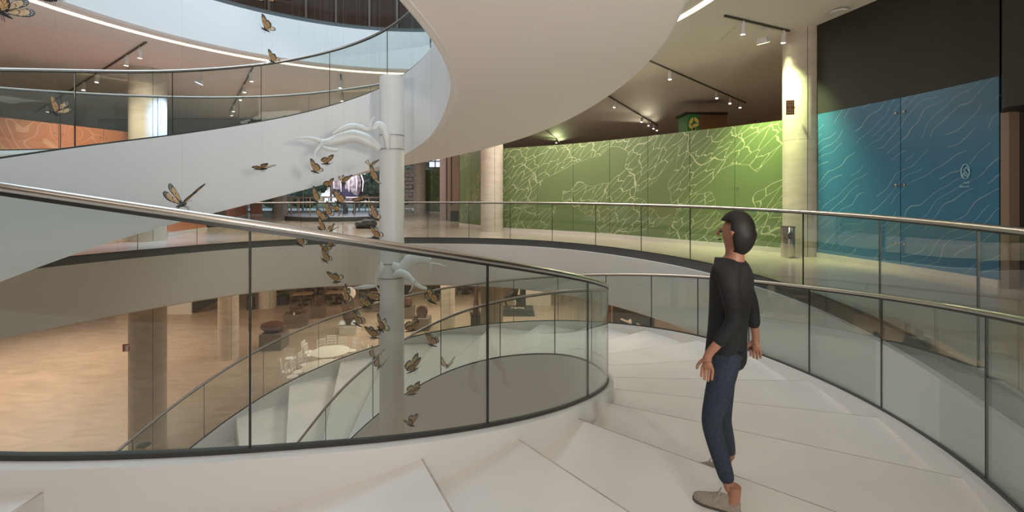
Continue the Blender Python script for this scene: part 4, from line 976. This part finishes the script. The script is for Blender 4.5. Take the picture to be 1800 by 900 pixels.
for (u, v, rz, nm) in tables:
    p = at0(u, v); y = p.y + .35
    t = thing('cafe_table', 'rectangular wooden cafe table: ' + nm[4:], 'table', (p.x, y, GROUND), rz, 'wooden cafe tables in the ground hall')
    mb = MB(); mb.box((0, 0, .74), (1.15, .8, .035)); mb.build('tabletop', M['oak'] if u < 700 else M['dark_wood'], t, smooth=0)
    mb = MB(); mb.tube([(0, 0, .02), (0, 0, .72)], .04, 8); mb.box((0, 0, .015), (.6, .5, .03)); mb.build('pedestal_leg', M['dark_wood'], t)
    for sx_, sy_, side in ((-.35, -.62, 'near left'), (.35, -.62, 'near right'), (-.35, .62, 'far left'), (.35, .62, 'far right')):
        c, s = math.cos(rz), math.sin(rz)
        put(dproto, dused, (p.x + sx_ * c - sy_ * s, y + sx_ * s + sy_ * c, GROUND), rz + (PI if sy_ < 0 else 0), 'dark wooden chair, %s of %s' % (side, nm), 'dark chairs around the wooden tables')

# white round tables and slatted banquet chairs
def make_white_chair():
    t_ = thing('banquet_chair', '', 'chair')
    mb_ = MB(); mb_.lathe([(.19, 0), (.205, .02), (.20, .05), (.17, .065)], (0, 0, .42), 20, sy=.95); mb_.build('seat', M['white_chair'], t_)
    for sx_ in (-1, 1):
        mb_ = MB(); mb_.tube([(sx_ * .17, -.16, .43), (sx_ * .18, -.18, 0)], .013, 6); mb_.build('leg', M['white_chair'], t_)
        mb_ = MB(); mb_.tube([(sx_ * .18, .20, 0), (sx_ * .17, .17, .43), (sx_ * .17, .23, .92)], .019, 6); mb_.build('leg', M['white_chair'], t_)
    mb_ = MB()
    for z in (.60, .70, .82, .905): mb_.tube([(-.17, .185 + (z - .45) * .1, z), (.17, .185 + (z - .45) * .1, z)], .016, 6)
    for k in range(5): mb_.tube([(-.12 + k * .06, .205, .70), (-.12 + k * .06, .225, .90)], .012, 5)
    mb_.build('slatted_back', M['white_chair'], t_)
    mb_ = MB()
    for z in (.15, .24):
        mb_.tube([(-.175, -.17, z), (.175, -.17, z)], .008, 5); mb_.tube([(-.175, .19, z), (.175, .19, z)], .008, 5); mb_.tube([(-.175, -.17, z), (-.175, .19, z)], .008, 5); mb_.tube([(.175, -.17, z), (.175, .19, z)], .008, 5)
    mb_.build('stretchers', M['white_chair'], t_)
    return t_
wproto = make_white_chair(); wused = [False]; bpy.context.view_layer.update()
TZ = .74
def round_table(u, v, label, chairs, nm):
    p = onz(u, v, GROUND + TZ); t_ = thing('round_table', label, 'table', (p.x, p.y, GROUND), 0, 'white round banquet tables')
    mb_ = MB(); mb_.lathe([(.72, -.02), (.735, -.005), (.735, .01), (.72, .018)], (0, 0, TZ - .018), 56); mb_.build('tabletop', M['table_white'], t_)
    mb_ = MB(); mb_.lathe([(.012, 0), (.012, .003)], (0, 0, TZ), 12); mb_.build('centre_cap', M['pedestal'], t_)
    for a in (.7, 2.3, 3.9, 5.4):
        mb_ = MB(); mb_.tube([(.45 * math.cos(a), .45 * math.sin(a), TZ - .03), (.5 * math.cos(a), .5 * math.sin(a), 0)], .016, 8); mb_.build('leg', M['mullion'], t_)
    for a, rr, tw, side in chairs:
        x, y = p.x + rr * math.cos(R(a)), p.y + rr * math.sin(R(a))
        put(wproto, wused, (x, y, GROUND), R(a) - PI / 2 + R(tw), 'white slat-backed banquet chair %s %s' % (side, nm), 'white chairs around the round tables')
round_table(581, 617, 'white round table at the back, the farther of the two under the stair', [(128, .98, 8, 'behind left of'), (88, 1.0, 0, 'straight behind'), (112, 1.32, -15, 'second row behind'), (58, 1.0, -5, 'behind right of'), (18, 1.0, 10, 'at the right of'), (2, 1.25, 10, 'farthest right of'), (160, 1.0, 20, 'at the left of'), (150, 1.38, 30, 'pulled out left of'), (180, 1.6, 100, 'turned sideways at the far left of')], 'the far round table')
round_table(569, 643, 'white round table in front, partly cut off by the stair edge', [(150, 1.0, 0, 'behind left of'), (172, 1.0, 10, 'at the left of'), (172, 1.45, 30, 'pulled out left of'), (196, 1.05, 0, 'at the near left of'), (140, 1.4, 40, 'standing off behind')], 'the near round table')

# ------------------------------------------------------------------ white leaping figures on the steel column
CXc, CYc = -1.993, 7.553
def strokes(root, name, pts, rs, Y=8.0, flat=.35, y_end=None):
    P = []
    n_ = len(pts)
    for i, (u, v) in enumerate(pts):
        yy = (Y if y_end is None else Y + (y_end - Y) * i / (n_ - 1)) * SK
        P.append(at(u, v, yy))
    # smooth the path
    Q = []; RR = []
    for i in range(n_ - 1):
        p0, p1, p2, p3 = P[max(i - 1, 0)], P[i], P[i + 1], P[min(i + 2, n_ - 1)]
        for k in range(6):
            t_ = k / 6; Q.append(.5 * (2 * p1 + (p2 - p0) * t_ + (2 * p0 - 5 * p1 + 4 * p2 - p3) * t_ ** 2 + (-p0 + 3 * p1 - 3 * p2 + p3) * t_ ** 3)); RR.append(rs[i] * (1 - t_) + rs[i + 1] * t_)
    Q.append(P[-1]); RR.append(rs[-1])
    mb_ = MB(); mb_.tube(Q, [q_ * SK for q_ in RR], 12, flat=flat); o_ = mb_.build(name, M['white_resin']); return o_
def figure(label, zc, parts_def, band_z):
    t_ = thing('leaping_figure', label, 'sculpture', (CXc, CYc - .2, zc)); parts = []
    for nm, pts, rs, Y, ye in parts_def: parts.append(strokes(t_, nm, pts, rs, Y, .35, ye))
    for z in band_z:
        mb_ = MB(); mb_.lathe([(.202, z - .008), (.208, z - .006), (.208, z + .006), (.202, z + .008)], (CXc, CYc, 0), 40, cap=False); parts.append(mb_.build('clamp_band', M['mullion']))
    for p_ in parts: p_.parent = t_
    bpy.context.view_layer.update(); world_parts(t_, parts); return t_
figure('white translucent leaping animal form reaching left from the upper part of the white column', 1.0, [
    ('body', [(566, 250), (580, 250), (600, 244), (622, 240), (645, 247), (668, 262)], [.05, .075, .10, .11, .11, .05], 7.6, 8.05),
    ('tail', [(518, 243), (535, 242), (552, 244), (568, 250)], [.012, .018, .03, .04], 7.4, 7.6),
    ('back_ridge', [(585, 236), (600, 228), (616, 222), (632, 223), (645, 228), (655, 226)], [.015, .04, .05, .045, .04, .03], 7.7, 7.9),
    ('horn', [(650, 222), (653, 213), (657, 205)], [.03, .02, .022], 7.85, None), ('horn', [(654, 212), (660, 206)], [.015, .008], 7.85, None),
    ('leg', [(568, 252), (560, 261), (554, 270), (554, 279)], [.04, .03, .02, .008], 7.6, 7.5), ('leg', [(566, 258), (576, 262), (586, 264), (594, 264)], [.03, .035, .03, .02], 7.6, 7.6),
    ('arch', [(655, 228), (665, 219), (674, 225), (680, 240), (682, 262)], [.03, .06, .07, .06, .02], 7.95, 8.06)], (.975, .745))
figure('white leaping animal form reaching right from the lower part of the white column', -1.5, [
    ('body', [(690, 468), (706, 472), (722, 458), (742, 453), (757, 460)], [.08, .10, .12, .11, .05], 8.05, 7.8),
    ('tail', [(757, 463), (772, 465), (786, 469)], [.03, .015, .006], 7.8, 7.7), ('leg', [(757, 463), (758, 471), (757, 479)], [.03, .018, .008], 7.8, 7.8),
    ('neck', [(690, 486), (702, 480), (716, 485), (727, 496)], [.02, .07, .07, .05], 8.0, 7.8),
    ('leg', [(727, 496), (724, 506), (719, 515)], [.04, .025, .012], 7.8, 7.7), ('leg', [(729, 498), (740, 505), (753, 508)], [.04, .035, .02], 7.8, 7.8),
    ('ear', [(669, 459), (671, 472), (668, 485)], [.006, .06, .03], 7.95, None), ('leg', [(664, 478), (660, 497), (667, 514)], [.015, .015, .008], 7.9, None), ('tail', [(620, 507), (640, 505), (660, 503)], [.01, .04, .02], 7.9, 7.95)], (-1.13, -1.365))

# ------------------------------------------------------------------ butterflies
def wing_mesh(front):
    """outline in wing plane: x = away from the body, y = towards the head; half-wing about .11 long"""
    if front: out = [(.0, .004), (.02, .022), (.05, .050), (.085, .072), (.108, .078), (.114, .068), (.108, .045), (.096, .024), (.082, .010), (.05, .0), (.0, -.006)]; root = Vector((0, 0)); a0, a1, n = 41, -2, 6
    else: out = [(.0, .004), (.05, .002), (.080, .006), (.088, -.012), (.082, -.038), (.066, -.058), (.046, -.066), (.026, -.052), (.008, -.022), (.0, -.010)]; root = Vector((0, 0)); a0, a1, n = 1, -66, 6
    mb_ = MB(); m = len(out); th_ = .0012
    mb_.add([(x, y, th_) for x, y in out] + [(x, y, -th_) for x, y in out], [tuple(range(m)), tuple(range(2 * m - 1, m - 1, -1))] + [(i, (i + 1) % m, m + (i + 1) % m, m + i) for i in range(m)], 0)
    def rad(a):   # distance from root to outline along angle
        d = Vector((math.cos(R(a)), math.sin(R(a)))); best = 0
        for i in range(m):
            p, q = Vector(out[i]), Vector(out[(i + 1) % m]); e_ = q - p; den = d.x * e_.y - d.y * e_.x
            if abs(den) < 1e-9: continue
            t_ = (p.x * e_.y - p.y * e_.x) / den; s_ = (p.x * d.y - p.y * d.x) / den
            if 0 <= s_ <= 1 and t_ > best: best = t_
        return best
    for k in range(n):
        b0 = a0 + (a1 - a0) * (k + .10) / n; b1 = a0 + (a1 - a0) * (k + .90) / n
        r0a, r1a = rad(b0), rad(b1)
        for (f0, f1, mi) in ((.16, .50, 1), (.54, .80 if front else .84, 1)):
            poly = [(r0a * f0 * math.cos(R(b0)), r0a * f0 * math.sin(R(b0))), (r0a * f1 * math.cos(R(b0)), r0a * f1 * math.sin(R(b0))), (r1a * f1 * math.cos(R(b1)), r1a * f1 * math.sin(R(b1))), (r1a * f0 * math.cos(R(b1)), r1a * f0 * math.sin(R(b1)))]
            for z in (.0018, -.0018): mb_.add([(x, y, z) for x, y in poly], [(0, 1, 2, 3) if z > 0 else (3, 2, 1, 0)], mi)
        for fr_ in ((.87, .94) if front else (.92,)):
            bm_ = (b0 + b1) / 2; rr = rad(bm_) * fr_; c_ = (rr * math.cos(R(bm_)), rr * math.sin(R(bm_)))
            for z in (.0019, -.0019): mb_.add([(c_[0] + .0028 * math.cos(q), c_[1] + .0028 * math.sin(q), z) for q in [PI / 3 * j for j in range(6)]], [tuple(range(6)) if z > 0 else tuple(range(5, -1, -1))], 2)
    return mb_
wm_f = wing_mesh(True).build('front_wing', [M['wing_black'], M['wing_orange'], M['wing_white']], smooth=0, fix=False)
wm_h = wing_mesh(False).build('hind_wing', [M['wing_black'], M['wing_orange'], M['wing_white']], smooth=0, fix=False)
mb = MB(); mb.tube([(0, .042, 0), (0, .034, 0), (0, .022, 0), (0, .010, 0), (0, -.01, 0), (0, -.04, 0), (0, -.062, 0)], [.003, .007, .006, .010, .009, .006, .002], 8)
for s in (-1, 1): mb.tube([(s * .003, .038, .002), (s * .012, .060, .010), (s * .016, .072, .012)], .0009, 4)
for s in (-1, 1):
    for y in (.018, .006, -.004): mb.tube([(s * .005, y, -.006), (s * .018, y + .004, -.014), (s * .024, y - .002, -.026)], .0009, 4)
bd = mb.build('body', M['wing_black'])
mf, mh, mbd = wm_f.data, wm_h.data, bd.data
for q in (wm_f, wm_h, bd): bpy.data.objects.remove(q)
mb = MB(); mb.tube([(0, 0, 0), (0, 0, 1)], .0004, 4); th_o = mb.build('hanging_thread', M['thread']); mth = th_o.data; bpy.data.objects.remove(th_o)
def butterfly(u, v, px, yaw, pitch, roll, opening, label, Y=None):
    """px = larger visible extent in the photo; opening = angle of each wing above the body plane"""
    Yd = Y * SK; yaw = -yaw * (1.28 if 40 < abs(yaw) < 75 else 1); pitch = 8 - pitch; s = px * 1.30 * Yd / F / .20
    p = at(u, v, Yd)
    t_ = thing('butterfly', label, 'butterfly', p, 0, 'hanging monarch butterflies')
    base = Euler((R(pitch), R(roll), R(yaw)), 'ZXY').to_matrix().to_4x4() if False else (Matrix.Rotation(R(yaw), 4, 'Z') @ Matrix.Rotation(R(pitch), 4, 'X') @ Matrix.Rotation(R(roll), 4, 'Y'))
    def add(nm, me_, mtx, par=t_):
        o_ = bpy.data.objects.new(nm, me_); COL.objects.link(o_); o_.parent = par; o_.matrix_local = mtx; return o_
    S = Matrix.Scale(s, 4)
    add('body', mbd, base @ S)
    for sd in (1, -1):
        mir = Matrix.Scale(sd, 4, (1, 0, 0))
        W = mir @ Matrix.Rotation(-R(opening), 4, 'Y') @ Matrix.Translation((.004, .008, .002))
        add('front_wing', mf, base @ S @ W)
        add('hind_wing', mh, base @ S @ mir @ Matrix.Rotation(-R(opening - 4), 4, 'Y') @ Matrix.Translation((.004, .006, -.0015)))
    top = 9.3 - p.z
    add('hanging_thread', mth, Matrix.Translation((0, 0, .01)) @ Matrix.Diagonal((1, 1, top, 1)))
    return t_
B = [  # u, v, px, yaw, pitch, roll, opening, label, Y
 (4, 22, 70, -60, -20, 20, 55, 'butterfly cut off by the left edge of the picture, near the top', 3.0),
 (86, 0, 46, 80, 10, 0, 60, 'butterfly cut off by the top edge beside the warm light line', 3.6),
 (96, 198, 40, -55, -15, 25, 62, 'butterfly in front of the orange wall top at far left', 4.2),
 (466, 52, 30, -60, -20, 20, 62, 'butterfly against the white top-floor fascia', 5.6),
 (478, 108, 24, -60, -15, 15, 65, 'butterfly overlapping the upper handrail', 6.2),
 (461, 3, 24, 30, 0, 0, 60, 'left of the two butterflies touching at the top edge', 6.0),
 (482, 4, 24, 70, 0, 10, 60, 'right of the two butterflies touching at the top edge', 6.4),
 (509, 0, 24, 100, 10, 0, 60, 'butterfly tip showing at the top edge left of the brown panels', 6.0),
 (460, 297, 32, 80, 5, 0, 18, 'flat-flying butterfly alone on the white stair band', 6.6),
 (553, 302, 27, -60, -10, 25, 62, 'butterfly with raised wings left of the white column, lower of an upper pair', 6.6),
 (574, 288, 23, 55, 5, 0, 62, 'butterfly just under the white leaping form', 7.0),
 (652, 293, 23, 5, 10, 0, 52, 'grey-looking butterfly with thin raised wings beside the column', 7.0),
 (655, 316, 30, -50, -20, 45, 40, 'butterfly with spread wings touching the column in front of the windows', 6.4),
 (577, 328, 20, 50, 0, 0, 65, 'small butterfly on the lower edge of the stair band', 7.2),
 (604, 322, 25, 10, 15, 0, 62, 'butterfly with wings raised in a V above the egg sculpture', 6.6),
 (553, 352, 28, -50, -20, 30, 60, 'butterfly at the left end of the platform railing', 6.4),
 (595, 356, 28, -65, -10, 20, 68, 'butterfly in front of the left side of the egg sculpture', 6.4),
 (632, 353, 26, 75, 0, 0, 30, 'brown butterfly right of the egg sculpture', 6.6),
 (573, 376, 25, -55, -30, 35, 58, 'butterfly over the platform deck, upper of the pair at left', 6.6),
 (563, 387, 25, -65, -10, 20, 70, 'butterfly over the platform deck, lower of the pair at left', 6.4),
 (591, 371, 18, -120, 20, 0, 70, 'small butterfly under the egg sculpture', 7.2),
 (654, 381, 28, -50, -25, 35, 55, 'butterfly above the black rock', 6.4),
 (563, 403, 26, -55, -30, 40, 40, 'butterfly resting just above the near handrail, left one', 6.2),
 (582, 406, 16, 30, 0, 30, 60, 'butterfly half hidden by the near handrail', 7.0),
 (660, 418, 26, -55, -10, 15, 62, 'butterfly above the near handrail in front of the column', 6.2),
 (526, 430, 25, -60, -15, 20, 64, 'butterfly alone below the near handrail at left', 6.4),
 (584, 432, 22, 60, 0, 10, 60, 'butterfly right under the near handrail', 6.8),
 (573, 443, 22, -50, 10, 10, 62, 'upper of two overlapping butterflies below the handrail', 6.8),
 (570, 458, 25, -60, -20, 25, 60, 'lower of two overlapping butterflies below the handrail', 6.4),
 (591, 496, 28, -55, 15, 15, 62, 'butterfly above the oak table', 6.2),
 (603, 526, 30, -50, -35, 40, 55, 'butterfly beside the white disc', 6.2),
 (643, 540, 27, -70, 0, 15, 70, 'butterfly at the end of the far stair handrail', 6.4),
 (657, 529, 28, -120, 10, 10, 66, 'butterfly before the dark chairs at the column edge', 6.4),
 (627, 570, 28, -60, -15, 20, 64, 'butterfly beside the pale pedestal', 6.2),
 (668, 578, 30, -45, -20, 35, 48, 'butterfly with wings spread across the column edge', 6.2),
 (657, 594, 28, -60, 10, 15, 64, 'butterfly just below the one across the column edge', 6.3),
 (658, 629, 26, 0, 10, 15, 50, 'butterfly above the lower stair handrail, left of the column', 6.2),
 (667, 645, 24, 10, 0, 10, 52, 'butterfly on the lower left of the column', 6.3),
 (758, 530, 30, -60, -15, 25, 60, 'butterfly right of the column near the ring-shaped clay piece', 6.2),
 (723, 581, 28, 55, 0, 10, 66, 'butterfly crossing the bright handrail right of the column', 6.2),
 (759, 607, 27, -75, 0, 15, 70, 'slim butterfly over the pale lower stair', 6.4),
 (727, 651, 32, 50, -10, 5, 66, 'large butterfly right of the column over the lower stair', 5.8),
 (786, 644, 24, 0, 5, 0, 45, 'thin-winged grey butterfly farthest right', 6.6),
 (725, 693, 26, 60, 5, 10, 62, 'butterfly in front of the curved stringer right of the column', 6.2),
 (723, 748, 28, 125, 0, 10, 66, 'lowest butterfly, just above the base of the near glass', 5.4),
 (320, 360, 58, -16, 0, 0, 50, 'largest butterfly, wings raised in a V behind the near handrail', 3.2)]
for b in B: butterfly(*b[:7], 'monarch ' + b[7], b[8])

# ------------------------------------------------------------------ the person on the stair
def skin(name, verts, edges, radii, m, parent, sub=2, root=0):
    me_ = bpy.data.meshes.new(name); me_.from_pydata([tuple(v) for v in verts], edges, []); me_.materials.append(m)
    o_ = bpy.data.objects.new(name, me_); COL.objects.link(o_); o_.parent = parent
    md = o_.modifiers.new('skin', 'SKIN'); md.use_smooth_shade = True
    sv = me_.skin_vertices[0].data
    for i, r_ in enumerate(radii):
        sv[i].radius = r_ if isinstance(r_, tuple) else (r_, r_); sv[i].use_root = (i == root)
    ss = o_.modifiers.new('sub', 'SUBSURF'); ss.levels = sub; ss.render_levels = sub
    return o_
per = thing('person', 'person in a black top and navy jeans walking on the white steps', 'person', (1.36 * SK, 2.80 * SK, -1.95 * SK)); per.scale = (SK, SK, SK)
PB = Vector((1.36, 2.80, -1.95))
def W(x, y, z): return Vector((x, y, z)) - PB
fwd = Vector((-.83, .56, 0)).normalized(); rgt = Vector((fwd.y, -fwd.x, 0))
hipc = Vector((1.37, 2.93, -1.04)); chest = Vector((1.42, 2.95, -.60)); neck = Vector((1.435, 2.93, -.40)); headc = Vector((1.43, 2.92, -.235))
# front (near) leg planted, rear leg on the lower tread
hipL = hipc - rgt * -.085; hipR = hipc + rgt * -.085
kn1 = Vector((1.25, 2.87, -1.44)); an1 = Vector((1.352, 2.80, -1.845))
kn2 = Vector((1.42, 3.08, -1.52)); an2 = Vector((1.60, 3.33, -1.93))
hA, hB = (hipc + Vector((-.03, -.08, 0))), (hipc + Vector((.03, .09, 0)))
# body (skin-coloured figure: head, neck, arms with hands, ankles) as one continuous surface
sh1 = chest + Vector((-.10, -.15, .12)); sh2 = chest + Vector((.10, .15, .12))
el1 = sh1 + Vector((.03, -.06, -.29)); wr1 = el1 + Vector((-.16, .02, -.20)); el2 = sh2 + Vector((.12, .03, -.27)); wr2 = el2 + Vector((.05, .02, -.24))
V = [hipc, hipc.lerp(chest, .5), chest, chest + Vector((.005, 0, .12)), neck, headc - Vector((0, 0, .08)), headc, headc + Vector((.0, 0, .08)), sh1, el1, wr1, sh2, el2, wr2, hA, kn1, an1, hB, kn2, an2]
E_ = [(0, 1), (1, 2), (2, 3), (3, 4), (4, 5), (5, 6), (6, 7), (3, 8), (8, 9), (9, 10), (3, 11), (11, 12), (12, 13), (0, 14), (14, 15), (15, 16), (0, 17), (17, 18), (18, 19)]
Rr = [.05, .05, .08, .08, .052, .065, .088, .07, .048, .038, .026, .048, .038, .026, .045, .042, .034, .045, .042, .034]
ncore = len(V)
def hand(wr, side):
    base = len(V); d = Vector((-.05, 0, -1)).normalized(); out = Vector((fwd.x, fwd.y, 0)); palm = wr + d * .055
    V.append(wr + d * .03); Rr.append(.024); V.append(palm); Rr.append((.036, .018))
    wi = V.index(wr); E_.append((wi, base)); E_.append((base, base + 1))
    for k, (o_, l) in enumerate(((-.030, .060), (-.010, .072), (.011, .068), (.030, .054))):
        a = palm + out * o_ + d * .03; b_ = a + d * l * .5 + rgt * .006 * side; c_ = a + d * l + rgt * .022 * side
        i = len(V); V.extend([a, b_, c_]); Rr.extend([.0105, .0092, .0075]); E_.extend([(base + 1, i), (i, i + 1), (i + 1, i + 2)])
    a = wr + d * .045 + out * .035; i = len(V); V.extend([a, a + d * .03 + out * .022, a + d * .058 + out * .026]); Rr.extend([.012, .010, .008]); E_.extend([(base, i), (i, i + 1), (i + 1, i + 2)])
hand(wr1, -1); hand(wr2, 1)
skin('body', [v - PB for v in V], E_, Rr, M['skin'], per)
# face and ears
fd = Vector((-.83, .56, -.05)).normalized()
mb = MB(); c = headc - PB
mb.tube([c + fd * .082 + Vector((0, 0, .02)), c + fd * .108 + Vector((0, 0, -.018)), c + fd * .088 + Vector((0, 0, -.028))], [.007, .011, .006], 10); mb.build('nose', M['skin'], per)
mb = MB(); mb.tube([c + fd * .086 + rgt * -.022 + Vector((0, 0, -.052)), c + fd * .093 + Vector((0, 0, -.052)), c + fd * .086 + rgt * .022 + Vector((0, 0, -.052))], [.004, .008, .004], 8); mb.build('mouth', M['terracotta'], per)
for s in (-1, 1):
    mb = MB(); e0 = c + fd * .078 + rgt * .03 * s; mb.lathe([(.001, -.006), (.005, -.004), (.007, 0), (.005, .004), (.001, .006)], tuple(e0), 12, cap=False); mb.build('eye', M['hair'], per)
    mb = MB(); mb.tube([c + rgt * .086 * s + Vector((0, 0, .02)), c + rgt * .097 * s + Vector((0, 0, 0)), c + rgt * .086 * s + Vector((0, 0, -.03))], [.008, .014, .007], 10); mb.build('ear', M['skin'], per)
# hair
bm = bmesh.new(); bmesh.ops.create_uvsphere(bm, u_segments=32, v_segments=20, radius=.108)
kill = []
for v in bm.verts:
    d = v.co.normalized(); f = d.dot(Vector((-.83, .56, 0)))
    v.co = Vector((v.co.x * .98, v.co.y * .98, v.co.z * 1.12)) - fd * .012 + Vector((0, 0, .015))
    if f > .25 and d.z < .35: kill.append(v)
    elif d.z < 0: v.co -= fd * .01; v.co.z -= .05 * (-d.z)
bmesh.ops.delete(bm, geom=kill, context='VERTS')
me = bpy.data.meshes.new('hair'); bm.to_mesh(me); bm.free(); me.materials.append(M['hair']); me.shade_smooth()
o = bpy.data.objects.new('hair', me); COL.objects.link(o); o.parent = per; o.location = c; md = o.modifiers.new('thick', 'SOLIDIFY'); md.thickness = .012
# clothing
cl = [hipc + Vector((0, 0, -.10)), hipc.lerp(chest, .4), chest, chest + Vector((.003, 0, .13)), chest.lerp(neck, .8), sh1, el1, sh1.lerp(el1, .99) + (wr1 - el1) * .75, sh2, el2, el2 + (wr2 - el2) * .75]
skin('shirt', [v - PB for v in cl], [(0, 1), (1, 2), (2, 3), (3, 4), (3, 5), (5, 6), (6, 7), (3, 8), (8, 9), (9, 10)], [.138, .122, .135, .095, .062, .070, .056, .042, .070, .056, .042], M['shirt'], per)
jl = [hipc + Vector((0, 0, .06)), hipc, hA, hA.lerp(kn1, .5), kn1, kn1.lerp(an1, .5), kn1.lerp(an1, .86), hB, hB.lerp(kn2, .5), kn2, kn2.lerp(an2, .5), kn2.lerp(an2, .86)]
skin('jeans', [v - PB for v in jl], [(0, 1), (1, 2), (2, 3), (3, 4), (4, 5), (5, 6), (1, 7), (7, 8), (8, 9), (9, 10), (10, 11)], [.09, .108, .095, .082, .064, .058, .047, .10, .082, .064, .058, .047], M['jeans'], per)
# shoes: a shaped upper on a thin sole, with laces
def shoe(heel, toe, z, lift=0):
    f = (toe - heel); L = f.length; f.normalize(); s = Vector((f.y, -f.x, 0)); base = Vector((heel.x, heel.y, z))
    def rings(prof):
        out_ = []
        for t_, w_, h_, zb, off in prof:
            c_ = base + f * L * t_ + s * off + Vector((0, 0, zb + lift * (1 - t_))); ring_ = []
            for k in range(16):
                a = 2 * PI * k / 16; x = math.cos(a) * w_; y = math.sin(a); y = (y * h_ if y > 0 else y * .004)
                if y > 0: x *= (1 - .25 * (y / h_) ** 2)
                ring_.append(c_ + s * x + Vector((0, 0, max(y, 0))) - PB)
            out_.append(ring_)
        return out_
    mb_ = MB(); mb_.loft(rings([(0, .012, .055, .018, 0), (.04, .030, .075, .018, 0), (.16, .035, .085, .018, 0), (.32, .036, .088, .018, 0), (.45, .038, .085, .018, 0), (.60, .043, .068, .018, 0), (.76, .045, .052, .018, .003), (.90, .037, .040, .019, .005), (.97, .022, .028, .020, .006), (1.0, .006, .012, .022, .006)])); up = mb_.build('shoe', M['shoe'], per, smooth=60)
    mb_ = MB(); R1 = []
    for t_, w_, off in ((-.01, .010, 0), (.03, .032, 0), (.15, .039, 0), (.32, .039, 0), (.5, .041, 0), (.62, .046, 0), (.77, .049, .003), (.91, .040, .005), (.98, .024, .006), (1.012, .006, .006)):
        c_ = base + f * L * t_ + s * off + Vector((0, 0, lift * (1 - t_))); R1.append([c_ + s * a * w_ + Vector((0, 0, b_)) - PB for a, b_ in ((-1, 0), (1, 0), (1.02, .02), (-1.02, .02))])
    mb_.loft(R1); mb_.build('sole', M['sole'], up, smooth=40)
    mb_ = MB()
    for k in range(4):
        t_ = .44 + k * .075; h_ = .106 - k * .013
        c_ = base + f * L * t_ + Vector((0, 0, h_ + lift * (1 - t_))) - PB
        mb_.tube([c_ - s * .026 - Vector((0, 0, .012)), c_ + Vector((0, 0, .003)), c_ + s * .026 - Vector((0, 0, .012))], .0028, 6)
    c_ = base + f * L * .44 + Vector((0, 0, .110 + lift * .6)) - PB
    for sg in (-1, 1): mb_.tube([c_, c_ + s * .03 * sg + Vector((0, 0, .008)) - f * .008, c_ + s * .045 * sg - Vector((0, 0, .02)), c_ + s * .05 * sg + f * .02 - Vector((0, 0, .045))], .0025, 6)
    mb_.build('laces', M['lace'], up)
    return up
STEP1 = -1.945; STEP2 = -2.115
shoe(Vector((1.385, 2.755, 0)), Vector((1.155, 2.905, 0)), STEP1)
shoe(Vector((1.56, 3.33, 0)), Vector((1.36, 3.50, 0)), STEP2 + .0, lift=.03)
mb = MB(); mb.tube([an1 - PB + Vector((.012, -.012, .06)), an1 - PB + Vector((.01, -.01, 0)), Vector((1.35, 2.782, -1.89)) - PB], [.038, .036, .04], 14); mb.build('ankle', M['skin'], per)
mb = MB(); mb.tube([an2 - PB + Vector((0, 0, .06)), Vector((1.535, 3.345, -2.03)) - PB], [.038, .036], 14); mb.build('ankle', M['skin'], per)
